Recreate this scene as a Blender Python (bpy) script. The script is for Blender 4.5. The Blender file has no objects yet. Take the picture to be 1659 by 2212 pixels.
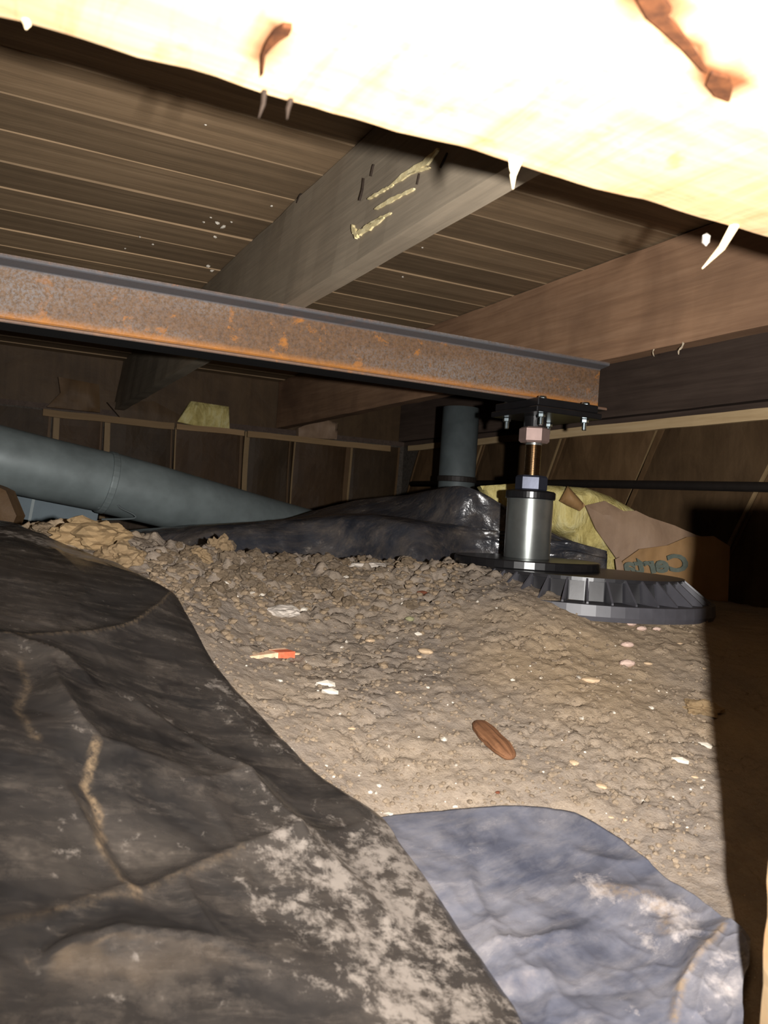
import bpy, bmesh, math, random
import numpy as np
from mathutils import Vector, Matrix, noise
from mathutils.geometry import delaunay_2d_cdt

random.seed(7); rng = np.random.default_rng(7)
S = bpy.context.scene
C = S.collection

# ------------------------------------------------------------------ camera
FPX, CX, CY = 1760.0, 829.5, 1106.0
YAW, ROLL, PITCH = math.radians(26.1), math.radians(3.66), math.radians(0.2)
sy, cy = math.sin(YAW), math.cos(YAW)
F0 = Vector((sy, cy, 0)); R0 = Vector((cy, -sy, 0)); U0 = Vector((0, 0, 1))
Fw = (F0*math.cos(PITCH) + U0*math.sin(PITCH)).normalized()
Up = (U0*math.cos(PITCH) - F0*math.sin(PITCH)).normalized()
Rt = R0*math.cos(ROLL) + Up*math.sin(ROLL)
Uq = Up*math.cos(ROLL) - R0*math.sin(ROLL)
cam_d = bpy.data.cameras.new('camera'); cam = bpy.data.objects.new('camera', cam_d); C.objects.link(cam)
cam_d.sensor_fit = 'VERTICAL'; cam_d.sensor_height = 36.0; cam_d.lens = FPX/2212*36.0
cam_d.clip_start = 0.01
cam.matrix_world = Matrix(((Rt.x, Uq.x, -Fw.x, 0), (Rt.y, Uq.y, -Fw.y, 0), (Rt.z, Uq.z, -Fw.z, 0), (0, 0, 0, 1)))
cam_d.dof.use_dof = True; cam_d.dof.focus_distance = 1.5; cam_d.dof.aperture_fstop = 11.0
S.camera = cam

# ------------------------------------------------------------------ world, flash, exposure
w = bpy.data.worlds.new('world'); S.world = w; w.use_nodes = True
w.node_tree.nodes['Background'].inputs[0].default_value = (0.55, 0.6, 0.7, 1)
w.node_tree.nodes['Background'].inputs[1].default_value = 0.004
fl = bpy.data.lights.new('flash_light', 'SPOT')
fl.energy = 132.0; fl.color = (1.0, 0.97, 0.94); fl.shadow_soft_size = 0.008
fl.spot_size = math.radians(125); fl.spot_blend = 0.8
flo = bpy.data.objects.new('flash_light', fl); C.objects.link(flo)
flo.location = R0*0.10 + U0*0.010
aim = (F0 + R0*0.10 + U0*0.12).normalized()
flo.rotation_euler = aim.to_track_quat('-Z', 'Y').to_euler()
S.view_settings.view_transform = 'Standard'; S.view_settings.look = 'None'
S.view_settings.gamma = 1.0; S.view_settings.use_curve_mapping = False
S.view_settings.exposure = 0.0

# ------------------------------------------------------------------ helpers
def LD(l, d, z):                       # lateral, depth, height -> world
    return R0*l + F0*d + U0*z
def P(x, y, d):                        # point seen at (x, y) at axial depth d
    return (Rt*(x-CX) + Uq*(CY-y) + Fw*FPX) * (d/FPX)
def lin(c):
    c = c/255.0
    return c/12.92 if c <= 0.04045 else ((c+0.055)/1.055)**2.4
def rgb(r, g, b): return (lin(r), lin(g), lin(b), 1)

ORI = {}
def link(o, parent=None, origin=(0, 0, 0)):
    C.objects.link(o); origin = Vector(origin); ORI[o.name] = origin
    if parent:
        o.parent = parent; o.location = origin - ORI[parent.name]
    else: o.location = origin
    return o
def tag(o, label=None, cat=None, group=None, kind=None):
    if label: o['label'] = label
    if cat: o['category'] = cat
    if group: o['group'] = group
    if kind: o['kind'] = kind
    return o
def empty(name, loc, label=None, cat=None, group=None):
    o = bpy.data.objects.new(name, None); o.empty_display_size = 0.05
    link(o, None, loc); return tag(o, label, cat, group)
def mk(name, V, Fc, m, parent=None, smooth=False, origin=None, attrs=None):
    V = np.asarray([tuple(v) for v in V] if not isinstance(V, np.ndarray) else V, float)
    if origin is None:
        origin = (V[:, 0].mean(), V[:, 1].mean(), V[:, 2].min())
    me = bpy.data.meshes.new(name)
    me.from_pydata((V-np.array(origin)).tolist(), [], [tuple(int(i) for i in f) for f in Fc]); me.update()
    if smooth: me.polygons.foreach_set('use_smooth', [True]*len(me.polygons))
    for k, a in (attrs or {}).items():
        at = me.attributes.new(k, 'FLOAT', 'POINT'); at.data.foreach_set('value', np.asarray(a, dtype=np.float32))
    if m: me.materials.append(m)
    return link(bpy.data.objects.new(name, me), parent, origin)
def from_bm(bm):
    bm.verts.ensure_lookup_table(); bm.verts.index_update()
    V = np.array([tuple(v.co) for v in bm.verts]); Fc = [[v.index for v in f.verts] for f in bm.faces]
    bm.free(); return V, Fc
def box(lo, hi, bev=0.0):
    bm = bmesh.new(); bmesh.ops.create_cube(bm, size=1)
    lo = Vector(lo); hi = Vector(hi)
    for v in bm.verts: v.co = Vector([(lo[i]+hi[i])/2 + v.co[i]*(hi[i]-lo[i]) for i in range(3)])
    if bev: bmesh.ops.bevel(bm, geom=list(bm.edges), offset=bev, segments=1, affect='EDGES')
    bmesh.ops.recalc_face_normals(bm, faces=bm.faces)
    return from_bm(bm)
def gbox(lo, hi, n):
    """box with n=(nx,ny,nz) cells per side"""
    lo = np.array(lo, float); hi = np.array(hi, float); idx = {}; V = []; Fc = []
    def vid(i, j, k):
        if (i, j, k) not in idx:
            idx[(i, j, k)] = len(V); V.append(lo+(hi-lo)*np.array([i/n[0], j/n[1], k/n[2]]))
        return idx[(i, j, k)]
    nx, ny, nz = n
    for j in range(ny):
        for k in range(nz):
            Fc.append([vid(0, j, k), vid(0, j, k+1), vid(0, j+1, k+1), vid(0, j+1, k)])
            Fc.append([vid(nx, j, k), vid(nx, j+1, k), vid(nx, j+1, k+1), vid(nx, j, k+1)])
    for i in range(nx):
        for k in range(nz):
            Fc.append([vid(i, 0, k), vid(i+1, 0, k), vid(i+1, 0, k+1), vid(i, 0, k+1)])
            Fc.append([vid(i, ny, k), vid(i, ny, k+1), vid(i+1, ny, k+1), vid(i+1, ny, k)])
        for j in range(ny):
            Fc.append([vid(i, j, 0), vid(i, j+1, 0), vid(i+1, j+1, 0), vid(i+1, j, 0)])
            Fc.append([vid(i, j, nz), vid(i+1, j, nz), vid(i+1, j+1, nz), vid(i, j+1, nz)])
    return np.array(V), Fc
def wob(V, amp, sc, seed=0.0):
    V = V.copy()
    for i, v in enumerate(V):
        q = Vector(v)*sc + Vector((seed, seed*1.7, seed*0.3))
        V[i] += amp*np.array(noise.noise_vector(q))
    return V
def lathe(prof, n=32, c=(0, 0, 0), rot=0.0, caps=True):
    V = []; Fc = []
    for r, z in prof:
        for k in range(n):
            a = rot+2*math.pi*k/n; V.append((c[0]+r*math.cos(a), c[1]+r*math.sin(a), c[2]+z))
    for i in range(len(prof)-1):
        for k in range(n):
            k2 = (k+1) % n
            Fc.append([i*n+k, i*n+k2, (i+1)*n+k2, (i+1)*n+k])
    if caps:
        Fc.append(list(range(n))[::-1]); Fc.append([(len(prof)-1)*n+k for k in range(n)])
    return np.array(V), Fc
def tube(pts, rad, n=12):
    pts = [Vector(p) for p in pts]; rad = rad if isinstance(rad, (list, tuple)) else [rad]*len(pts)
    V = []; Fc = []; prev = None
    for i, p in enumerate(pts):
        t = (pts[min(i+1, len(pts)-1)]-pts[max(i-1, 0)]).normalized()
        a = Vector((0, 0, 1)) if abs(t.z) < 0.9 else Vector((1, 0, 0))
        if prev is not None: a = prev
        u = (a - t*a.dot(t)).normalized(); v = t.cross(u); prev = u
        for k in range(n):
            an = 2*math.pi*k/n; V.append(tuple(p+(u*math.cos(an)+v*math.sin(an))*rad[i]))
    for i in range(len(pts)-1):
        for k in range(n):
            k2 = (k+1) % n; Fc.append([i*n+k, i*n+k2, (i+1)*n+k2, (i+1)*n+k])
    Fc.append(list(range(n))[::-1]); Fc.append([(len(pts)-1)*n+k for k in range(n)])
    return np.array(V), Fc
def catmull(pts, n):
    pts = np.array([tuple(p) for p in pts], float); m = len(pts)
    t = np.linspace(0, m-1, n); out = []
    for q in t:
        i = min(int(q), m-2); f = q-i
        p0, p1, p2, p3 = pts[max(i-1, 0)], pts[i], pts[i+1], pts[min(i+2, m-1)]
        out.append(0.5*((2*p1)+(p2-p0)*f+(2*p0-5*p1+4*p2-p3)*f*f+(3*p1-p0-3*p2+p3)*f**3))
    return np.array(out)
def join(parts):
    Vs = []; Fs = []; o = 0
    for V, Fc in parts:
        Vs.append(V); Fs += [[i+o for i in f] for f in Fc]; o += len(V)
    return np.vstack(Vs), Fs

# vector noise (numpy)
def h2(i, j, s):
    v = np.sin(i*127.1+j*311.7+s*74.7)*43758.5453
    return v-np.floor(v)
def vn(x, y, s=0):
    i = np.floor(x); j = np.floor(y); f = x-i; g = y-j
    f = f*f*(3-2*f); g = g*g*(3-2*g)
    return (h2(i, j, s)*(1-f)+h2(i+1, j, s)*f)*(1-g)+(h2(i, j+1, s)*(1-f)+h2(i+1, j+1, s)*f)*g
def fbm(x, y, s=0, o=4):
    r = 0; a = 0.5
    for k in range(o):
        r = r+a*(vn(x, y, s+k*3.1)-0.5); x = x*2.03+1.7; y = y*2.03-2.3; a *= 0.5
    return r
def worley(x, y, s=0):
    i = np.floor(x); j = np.floor(y); f1 = np.full(x.shape, 9.0); f2 = f1.copy(); idv = np.zeros(x.shape)
    for a in (-1, 0, 1):
        for b in (-1, 0, 1):
            px = i+a+h2(i+a, j+b, s); py = j+b+h2(i+a, j+b, s+5.3)
            d = np.hypot(px-x, py-y); r = h2(i+a, j+b, s+9.1)
            idv = np.where(d < f1, r, idv)
            f2 = np.minimum(f2, np.maximum(f1, d)); f1 = np.minimum(f1, d)
    return f1, f2, idv
def sstep(a, b, x):
    t = np.clip((x-a)/(b-a), 0, 1); return t*t*(3-2*t)

# ------------------------------------------------------------------ materials
class M:
    def __init__(s, name):
        s.m = bpy.data.materials.new(name); s.m.use_nodes = True; s.t = s.m.node_tree
        s.b = s.t.nodes['Principled BSDF']
    def n(s, ty, **kw):
        nd = s.t.nodes.new(ty)
        for k, v in kw.items():
            if k.startswith('i_'):
                key = k[2:]; key = int(key) if key.isdigit() else key.replace('_', ' ')
                s.set(nd.inputs[key], v)
            else: setattr(nd, k, v)
        return nd
    def set(s, sock, v):
        if isinstance(v, bpy.types.NodeSocket): s.t.links.new(v, sock)
        else: sock.default_value = v
    def co(s, scale=(1, 1, 1), rot=(0, 0, 0), kind='Object'):
        tc = s.n('ShaderNodeTexCoord'); mp = s.n('ShaderNodeMapping')
        s.t.links.new(tc.outputs[kind], mp.inputs[0]); mp.inputs['Scale'].default_value = scale
        mp.inputs['Rotation'].default_value = rot
        return mp.outputs[0]
    def noise(s, co, scale, detail=4, rough=0.55, dist=0.0):
        nd = s.n('ShaderNodeTexNoise'); s.t.links.new(co, nd.inputs['Vector'])
        nd.inputs['Scale'].default_value = scale; nd.inputs['Detail'].default_value = detail
        nd.inputs['Roughness'].default_value = rough; nd.inputs['Distortion'].default_value = dist
        return nd.outputs[0]
    def ramp(s, fac, stops):
        nd = s.n('ShaderNodeValToRGB'); s.t.links.new(fac, nd.inputs[0]); e = nd.color_ramp.elements
        while len(e) > len(stops): e.remove(e[-1])
        while len(e) < len(stops): e.new(0.5)
        for q, (p, c) in zip(e, stops):
            q.position = p; q.color = c if isinstance(c, tuple) else (c, c, c, 1)
        return nd.outputs[0]
    def mix(s, fac, a, b, mode='MIX'):
        nd = s.n('ShaderNodeMix', data_type='RGBA', blend_type=mode)
        s.set(nd.inputs[0], fac); s.set(nd.inputs[6], a); s.set(nd.inputs[7], b); return nd.outputs[2]
    def math(s, op, a, b=0.0):
        nd = s.n('ShaderNodeMath', operation=op); s.set(nd.inputs[0], a); s.set(nd.inputs[1], b)
        nd.use_clamp = op in ('ADD', 'MULTIPLY', 'SUBTRACT', 'MAXIMUM'); return nd.outputs[0]
    def attr(s, name):
        return s.n('ShaderNodeAttribute', attribute_name=name).outputs['Fac']
    def rnd(s): return s.n('ShaderNodeObjectInfo').outputs['Random']
    def bump(s, h, strength=0.4, dist=0.002, prev=None):
        nd = s.n('ShaderNodeBump'); s.t.links.new(h, nd.inputs['Height'])
        nd.inputs['Strength'].default_value = strength; nd.inputs['Distance'].default_value = dist
        if prev: s.t.links.new(prev, nd.inputs['Normal'])
        return nd.outputs[0]
    def out(s, color=None, rough=None, normal=None, metal=None, spec=None):
        for k, v in (('Base Color', color), ('Roughness', rough), ('Normal', normal), ('Metallic', metal), ('Specular IOR Level', spec)):
            if v is not None: s.set(s.b.inputs[k], v)
        return s.m

def wood(name, dark, mid, light, axis=1, sc=1.0, rough=0.75, stain=0.35, vary=0.3, soft=0.3):
    m = M(name); st = [38*sc]*3; st[axis] = 1.6*sc
    g = m.noise(m.co(tuple(st)), 1.0, 5, 0.6, 0.6)
    st2 = [160*sc]*3; st2[axis] = 7*sc
    fine = m.noise(m.co(tuple(st2)), 1.0, 3, 0.6)
    col = m.mix(soft, m.ramp(g, [(0.25, dark), (0.5, mid), (0.78, light)]), mid)
    col = m.mix(0.2, col, m.ramp(fine, [(0.3, dark), (0.7, light)]))
    big = m.noise(m.co((1, 1, 1)), 3.5, 4, 0.6, 0.4)
    col = m.mix(m.math('MULTIPLY', m.ramp(big, [(0.42, 0.0), (0.68, 1.0)]), stain), col, dark)
    r = m.n('ShaderNodeMapRange', i_1=0.0, i_2=1.0, i_3=1-vary, i_4=1+vary*0.5)
    m.t.links.new(m.rnd(), r.inputs[0])
    col = m.mix(1.0, col, r.outputs[0], 'MULTIPLY')
    nb = m.bump(g, 0.25, 0.002, m.bump(fine, 0.35, 0.001))
    return m.out(col, rough, nb, spec=0.25)

m_deck = wood('deck_wood', rgb(106, 88, 67), rgb(166, 138, 105), rgb(200, 170, 134), 0, vary=0.5, soft=.15)
m_joist = wood('joist_wood', rgb(104, 94, 80), rgb(142, 130, 112), rgb(164, 148, 126), 1, vary=0.1, soft=.55)
m_joist_red = wood('joist_reddish_wood', rgb(96, 72, 56), rgb(140, 108, 82), rgb(172, 140, 112), 1, vary=0.1, soft=.45, stain=.6)
m_rim = wood('rim_wood', rgb(58, 47, 41), rgb(84, 69, 60), rgb(106, 90, 79), 1, vary=0.1)
m_lath = wood('lath_wood', rgb(120, 96, 66), rgb(150, 122, 88), rgb(170, 142, 106), 0, stain=0.2)
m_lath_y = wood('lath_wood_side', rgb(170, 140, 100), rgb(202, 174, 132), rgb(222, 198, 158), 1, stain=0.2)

def fresh_wood(name, axis, k=1.0):
    m = M(name); st = [26.0]*3; st[axis] = 2.0
    g = m.noise(m.co(tuple(st)), 1.0, 5, 0.65, 1.2)
    saw = m.noise(m.co((70, 8, 20), (0, 0, 0.7)), 1.0, 3, 0.6, 0.5)
    col = m.ramp(g, [(0.3, rgb(172*k, 139*k, 99*k)), (0.55, rgb(196*k, 167*k, 128*k)), (0.75, rgb(213*k, 188*k, 153*k))])
    col = m.mix(m.ramp(saw, [(0.5, 0.0), (0.75, 0.5)]), col, rgb(180, 110, 60))
    blot = m.noise(m.co((1, 1, 1)), 38.0, 3, 0.6, 0.3)
    col = m.mix(m.ramp(blot, [(0.6, 0.0), (0.78, 0.7)]), col, rgb(160, 96, 60))
    col = m.mix(m.attr('stain'), col, rgb(96, 56, 30))
    return m.out(col, 0.8, m.bump(saw, 0.4, 0.002), spec=0.2)
m_girder = fresh_wood('rough_sawn_girder_wood', 0)
m_post = fresh_wood('rough_sawn_post_wood', 2, .66)

def soil():
    m = M('soil'); c = m.co()
    big = m.noise(c, 3.2, 5, 0.6, 0.3); mid = m.noise(c, 22, 5, 0.65); fine = m.noise(c, 150, 4, 0.7); gr = m.noise(c, 420, 2, 0.6)
    col = m.ramp(big, [(0.32, rgb(108, 100, 93)), (0.5, rgb(122, 112, 102)), (0.68, rgb(136, 123, 108))])
    col = m.mix(m.ramp(mid, [(0.35, 0.0), (0.7, 0.5)]), col, rgb(152, 136, 116))
    col = m.mix(m.ramp(fine, [(0.3, 0.45), (0.5, 0.0)]), col, rgb(104, 88, 72))
    col = m.mix(m.ramp(gr, [(0.70, 0.0), (0.78, 0.6)]), col, rgb(205, 190, 165))
    col = m.mix(m.math('MULTIPLY', m.attr('warm'), 0.6), col, rgb(160, 138, 108))
    nb = m.bump(fine, 0.7, 0.0025, m.bump(gr, 0.6, 0.0015))
    return m.out(col, 0.95, nb, spec=0.1)
m_soil = soil()
def clodm(name, a, b):
    m = M(name); c = m.co(); f = m.noise(c, 60, 5, 0.7); g = m.noise(c, 300, 3, 0.7)
    col = m.mix(m.rnd(), m.ramp(f, [(0.3, a), (0.7, b)]), m.ramp(f, [(0.3, rgb(104, 92, 80)), (0.7, rgb(140, 124, 104))]))
    return m.out(col, 0.95, m.bump(f, 0.6, 0.004, m.bump(g, 0.5, 0.0015)), spec=0.1)
m_clod = clodm('soil_clod', rgb(104, 90, 74), rgb(140, 121, 97))
m_clod_tan = clodm('tan_soil_clod', rgb(146, 122, 90), rgb(184, 156, 116))
def stone(name, a, b, rough=0.8):
    m = M(name); f = m.noise(m.co(), 90, 4, 0.65)
    return m.out(m.ramp(f, [(0.3, a), (0.65, b)]), rough, m.bump(f, 0.4, 0.002), spec=0.2)
m_white = stone('white_stone', rgb(176, 166, 150), rgb(222, 214, 200))
m_tanst = stone('tan_stone', rgb(176, 150, 118), rgb(214, 188, 156))
m_pink = stone('pinkish_stone', rgb(178, 148, 132), rgb(214, 190, 176))
m_greyst = stone('grey_concrete', rgb(150, 140, 130), rgb(206, 196, 184))
m_green = stone('greenish_stone', rgb(110, 108, 80), rgb(150, 146, 112))
m_rustst = stone('rust_brown_stone', rgb(84, 46, 32), rgb(124, 74, 52))
m_brick = stone('red_brick', rgb(196, 92, 62), rgb(226, 126, 92))
m_brickpale = stone('dusty_brick', rgb(206, 160, 128), rgb(232, 200, 168))
m_bark = wood('brown_bark', rgb(62, 40, 25), rgb(104, 70, 46), rgb(138, 98, 68), 0, 2.2, 0.8, 0.1, 0.05)

def plastic(name, base, base2, haze, mott, hz=.45, rough0=.32, wrink=.3, spec=.5, ang=.6, msc=34):
    m = M(name); c = m.co(); cs = m.co((5, 16, 8), (0, 0, ang))
    A = m.noise(cs, 1.0, 7, 0.7, 0.5); B = m.noise(c, msc, 7, 0.72, 0.2); W = m.noise(c, 16, 5, 0.6, 0.2); sp = m.noise(c, 300, 2, 0.5)
    du = m.attr('dust')
    col = m.mix(m.ramp(W, [(0.35, 0.0), (0.65, 1.0)]), base, base2)
    hf = m.math('ADD', m.math('MULTIPLY', m.ramp(A, [(0.44, 0.0), (0.72, 1.0)]), hz), m.math('MULTIPLY', du, .30))
    hf = m.math('ADD', hf, m.math('MULTIPLY', m.ramp(m.noise(m.co((10, 60, 30), (0, 0, ang-.25)), 1.0, 5, .7, .4), [(0.48, 0.0), (0.72, 1.0)]), m.math('MULTIPLY', m.ramp(B, [(.38, 0.0), (.62, 1.0)]), .55)))
    col = m.mix(hf, col, haze)
    mf = m.ramp(m.math('ADD', m.math('ADD', m.math('MULTIPLY', B, .75), m.math('MULTIPLY', A, .25)), m.math('MULTIPLY', du, .26)), [(0.61, 0.0), (0.72, .9)])
    col = m.mix(mf, col, mott)
    col = m.mix(m.math('MULTIPLY', m.attr('trail'), m.ramp(m.noise(c, 120, 4, 0.7), [(0.38, 0.1), (0.62, 1.0)])), col, rgb(122, 104, 82))
    ro = m.n('ShaderNodeMapRange', i_1=0.0, i_2=1.0, i_3=rough0, i_4=0.7); m.t.links.new(m.math('ADD', m.math('MULTIPLY', mf, .7), m.math('MULTIPLY', hf, .3)), ro.inputs[0])
    nb = m.bump(W, wrink, 0.010, m.bump(sp, 0.12, 0.0006))
    return m.out(col, ro.outputs[0], nb, spec=spec)
m_sheet = plastic('black_plastic', rgb(27, 26, 26), rgb(41, 39, 38), rgb(92, 84, 76), rgb(122, 114, 106), .30, .25, .06, .75, .6, 55)
m_sheet2 = plastic('blue_grey_plastic', rgb(60, 62, 72), rgb(90, 91, 100), rgb(122, 118, 118), rgb(148, 141, 138), .65, .22, .18, .6, -.5, 26)
m_sheet3 = plastic('dark_plastic', rgb(34, 36, 42), rgb(52, 53, 58), rgb(100, 90, 80), rgb(120, 110, 98), .5, .24, .5, .6)

def rust():
    m = M('rusty_steel'); c = m.co(); cst = m.co((1, 3, 3))
    a = m.noise(c, 110, 5, 0.75); b = m.noise(c, 260, 3, 0.7); o = m.noise(c, 26, 5, 0.65, 0.4); g = m.noise(cst, 2.2, 3, 0.5)
    col = m.ramp(a, [(0.34, rgb(94, 75, 59)), (0.5, rgb(116, 93, 72)), (0.64, rgb(130, 109, 90))])
    col = m.mix(m.ramp(b, [(0.44, 0.0), (0.60, 0.9)]), col, rgb(128, 121, 118))
    brown = m.ramp(g, [(0.42, 0.0), (0.62, 0.75)])
    col = m.mix(brown, col, m.ramp(a, [(0.35, rgb(88, 66, 47)), (0.65, rgb(122, 88, 58))]))
    col = m.mix(m.math('MULTIPLY', m.ramp(o, [(0.58, 0.0), (0.66, 0.8)]), m.math('ADD', brown, 0.1)), col, rgb(190, 122, 46))
    col = m.mix(m.math('MULTIPLY', m.attr('orange'), m.ramp(o, [(0.3, 0.5), (0.5, 1.0)])), col, rgb(196, 128, 54))
    col = m.mix(m.attr('scale'), col, rgb(88, 92, 98))
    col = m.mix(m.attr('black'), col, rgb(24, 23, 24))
    return m.out(col, 0.62, m.bump(b, 0.25, 0.0008), metal=0.25, spec=0.4)
m_rust = rust()
def metal(name, col, rough, met=1.0, var=0.12, sc=40.0):
    m = M(name); f = m.noise(m.co(), sc, 4, 0.6)
    d = tuple(c*(1-var*2) for c in col[:3])+(1,)
    return m.out(m.ramp(f, [(0.3, d), (0.7, col)]), rough, m.bump(f, 0.08, 0.001), metal=met)
m_galv = metal('galvanised_steel', rgb(216, 222, 218), 0.44, 0.92, 0.10, 30)
m_galv.node_tree.nodes['Principled BSDF'].inputs['Anisotropic'].default_value = 0.85
m_galv.node_tree.nodes['Principled BSDF'].inputs['Anisotropic Rotation'].default_value = 0.25
m_stub = metal('dull_grey_pipe', rgb(92, 100, 101), 0.55, 0.1, 0.16, 14)
m_zinc = metal('zinc_bolt', rgb(210, 226, 232), 0.25)
m_blackm = metal('black_painted_steel', rgb(26, 25, 26), 0.28, 0.0)
m_nut = metal('coppery_nut', rgb(150, 126, 118), 0.5, 0.4)
m_nutd = metal('dark_hex_nut', rgb(62, 66, 80), 0.30, 0.5)
m_rod = metal('brass_threaded_rod', rgb(150, 124, 92), 0.30, 1.0)
m_blackp = metal('black_moulded_plastic', rgb(38, 37, 39), 0.34, 0.0)
m_blackp2 = metal('dusty_black_plastic', rgb(70, 69, 74), 0.45, 0.0)
m_duct = metal('grey_duct_metal', rgb(126, 136, 136), 0.5, 0.15, 0.2, 9)
m_duct_b = metal('blue_grey_duct_metal', rgb(92, 106, 113), 0.6, 0.1, 0.12, 14)
m_dark_metal = metal('dark_dull_metal', rgb(40, 34, 30), 0.6, 0.2)
def kraft(name, a, b):
    m = M(name); c = m.co(); f = m.noise(c, 9, 5, 0.6, 0.5); s = m.noise(m.co((40, 40, 3)), 1.0, 3, 0.6)
    col = m.mix(0.4, m.ramp(f, [(0.3, a), (0.7, b)]), m.ramp(s, [(0.3, a), (0.7, b)]))
    return m.out(col, 0.6, m.bump(f, 0.4, 0.01), spec=0.25)
m_kraft = kraft('kraft_paper', rgb(78, 58, 38), rgb(108, 84, 58))
m_kraft_dk = kraft('dark_kraft_paper', rgb(66, 50, 34), rgb(92, 72, 50))
m_kraft_or = kraft('orange_kraft_paper', rgb(126, 96, 60), rgb(162, 126, 84))
m_kraft_dimmed = kraft('kraft_paper_dimmed_far', rgb(50, 38, 26), rgb(72, 56, 38))  # kraft darkened for the far wall: flash falloff put into these two colours
m_kraft_dimmed2 = kraft('brown_kraft_paper_dimmed_far', rgb(58, 42, 27), rgb(80, 60, 40))
m_kraft_gr = kraft('greyish_kraft_paper', rgb(128, 104, 84), rgb(158, 132, 108))
m_flange = kraft('pale_kraft_flange', rgb(120, 98, 68), rgb(150, 126, 92))
m_ink = stone('blue_green_ink', rgb(84, 92, 84), rgb(100, 106, 96))
def fibre():
    m = M('yellow_fibreglass'); c = m.co(); f = m.noise(m.co((30, 30, 12)), 1.0, 6, 0.7, 0.8); g = m.noise(c, 240, 3, 0.7)
    col = m.ramp(f, [(0.3, rgb(158, 142, 84)), (0.5, rgb(206, 190, 124)), (0.7, rgb(228, 218, 164))])
    return m.out(col, 0.95, m.bump(f, 0.9, 0.012, m.bump(g, 0.5, 0.002)), spec=0.05)
m_fibre = fibre()
m_conc = stone('concrete_wall', rgb(62, 56, 50), rgb(92, 84, 76))
m_glue = stone('dried_glue', rgb(196, 178, 128), rgb(232, 218, 172))
m_web = stone('dusty_web', rgb(150, 136, 116), rgb(190, 176, 152))
m_splint = stone('pale_splinter', rgb(226, 196, 150), rgb(246, 226, 190))
m_knot = stone('brown_knot', rgb(40, 20, 8), rgb(84, 48, 24))
m_crack = stone('dark_crack', rgb(34, 26, 20), rgb(48, 38, 30))

# ------------------------------------------------------------------ ground surface
CTRL = []
for x, y, d in [(150, 1138, 1.36), (0, 1146, 1.34), (60, 1158, 1.25), (0, 1205, 1.10), (0, 1400, .86), (0, 1800, .62), (0, 2212, .50),
                (370, 1295, 1.15), (200, 1205, 1.25), (560, 1560, .95), (300, 1400, 1.0), (400, 1600, .87), (300, 1900, .66), (150, 1650, .72),
                (820, 1775, .86), (1110, 2212, .65), (700, 2100, .63), (450, 2212, .56), (600, 1850, .74), (330, 1170, 1.45),
                (500, 1208, 1.58), (700, 1212, 1.65), (900, 1216, 1.68), (600, 1330, 1.3), (620, 1405, 1.2), (750, 1480, 1.1),
                (1060, 1600, 1.02), (830, 1740, .885), (1100, 1745, .90), (1000, 1350, 1.35), (1300, 1340, 1.42), (1500, 1345, 1.46),
                (1050, 1245, 1.56), (1180, 1296, 1.42), (1400, 1600, 1.06), (1500, 1500, 1.2), (1300, 1800, .88), (1500, 1950, .79), (1590, 2070, .69),
                (1640, 2212, .64), (1000, 1950, .77), (1250, 2100, .70)]:
    p = P(x, y, d); CTRL.append((p.dot(R0), p.dot(F0), p.z))
CTRL += [(-.45, 1.75, -.16), (-.1, 1.95, -.19), (.25, 1.95, -.16), (.55, 2.0, -.15), (.75, 1.7, -.16), (1.0, 1.4, -.18), (-1.0, 1.5, -.06), (-1.2, 1.1, -.08),
         (-.8, 2.2, -.2), (0, 2.6, -.22), (.6, 2.5, -.2), (-1.5, 2.6, -.22), (1.4, 2.4, -.2), (0, 3.6, -.24), (1.2, 3.6, -.24), (-1.6, 3.6, -.25),
         (-.45, .3, -.36), (.2, .3, -.42), (.7, .4, -.44), (.9, .8, -.36), (.85, 1.1, -.26), (-1.3, .5, -.25), (0, -.4, -.46), (-1.2, -.4, -.44), (1.2, -.2, -.46),
         (0, -1.5, -.48), (2.0, .8, -.40), (2.2, 2.4, -.24), (-2.2, 1.5, -.2), (-2.2, -.5, -.44), (2.2, -1.0, -.48), (-2, -1.8, -.48), (-2.4, 3.6, -.25), (2.4, 3.8, -.25)]
CTRL = np.array(CTRL)
def _tps(r): return np.where(r > 1e-9, r*r*np.log(r+1e-12), 0)
_n = len(CTRL); _A = np.zeros((_n+3, _n+3)); _q = CTRL[:, :2]
_A[:_n, :_n] = _tps(np.hypot(_q[:, None, 0]-_q[None, :, 0], _q[:, None, 1]-_q[None, :, 1]))+np.eye(_n)*0.003
_A[:_n, _n] = 1; _A[:_n, _n+1:] = _q; _A[_n, :_n] = 1; _A[_n+1:, :_n] = _q.T
_w = np.linalg.solve(_A, np.concatenate([CTRL[:, 2], [0, 0, 0]]))
def H(l, d):
    l = np.asarray(l, float); d = np.asarray(d, float); z = _w[_n]+_w[_n+1]*l+_w[_n+2]*d
    for k in range(_n): z = z+_w[k]*_tps(np.hypot(l-_q[k, 0], d-_q[k, 1]))
    return z
_ds = np.linspace(.3, 2.4, 106); _GC = {}
def G(x, y):
    """ground point (l, d) met by the sight line through (x, y)"""
    p = P(x, y, 1.0); l = p.dot(R0)*_ds/p.dot(F0); z = p.z*_ds/p.dot(F0)
    gap = z - H(l, _ds); below = gap < 0
    if not below.any(): return np.array([l[-1], _ds[-1]])
    i = max(1, int(np.argmax(below))); f = gap[i-1]/(gap[i-1]-gap[i]) if gap[i-1] > 0 else 0.0
    d = _ds[i-1]+(_ds[i]-_ds[i-1])*f
    return np.array([p.dot(R0)*d/p.dot(F0), d])
def Gl(pts): return np.array([G(*p) for p in pts])

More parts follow.
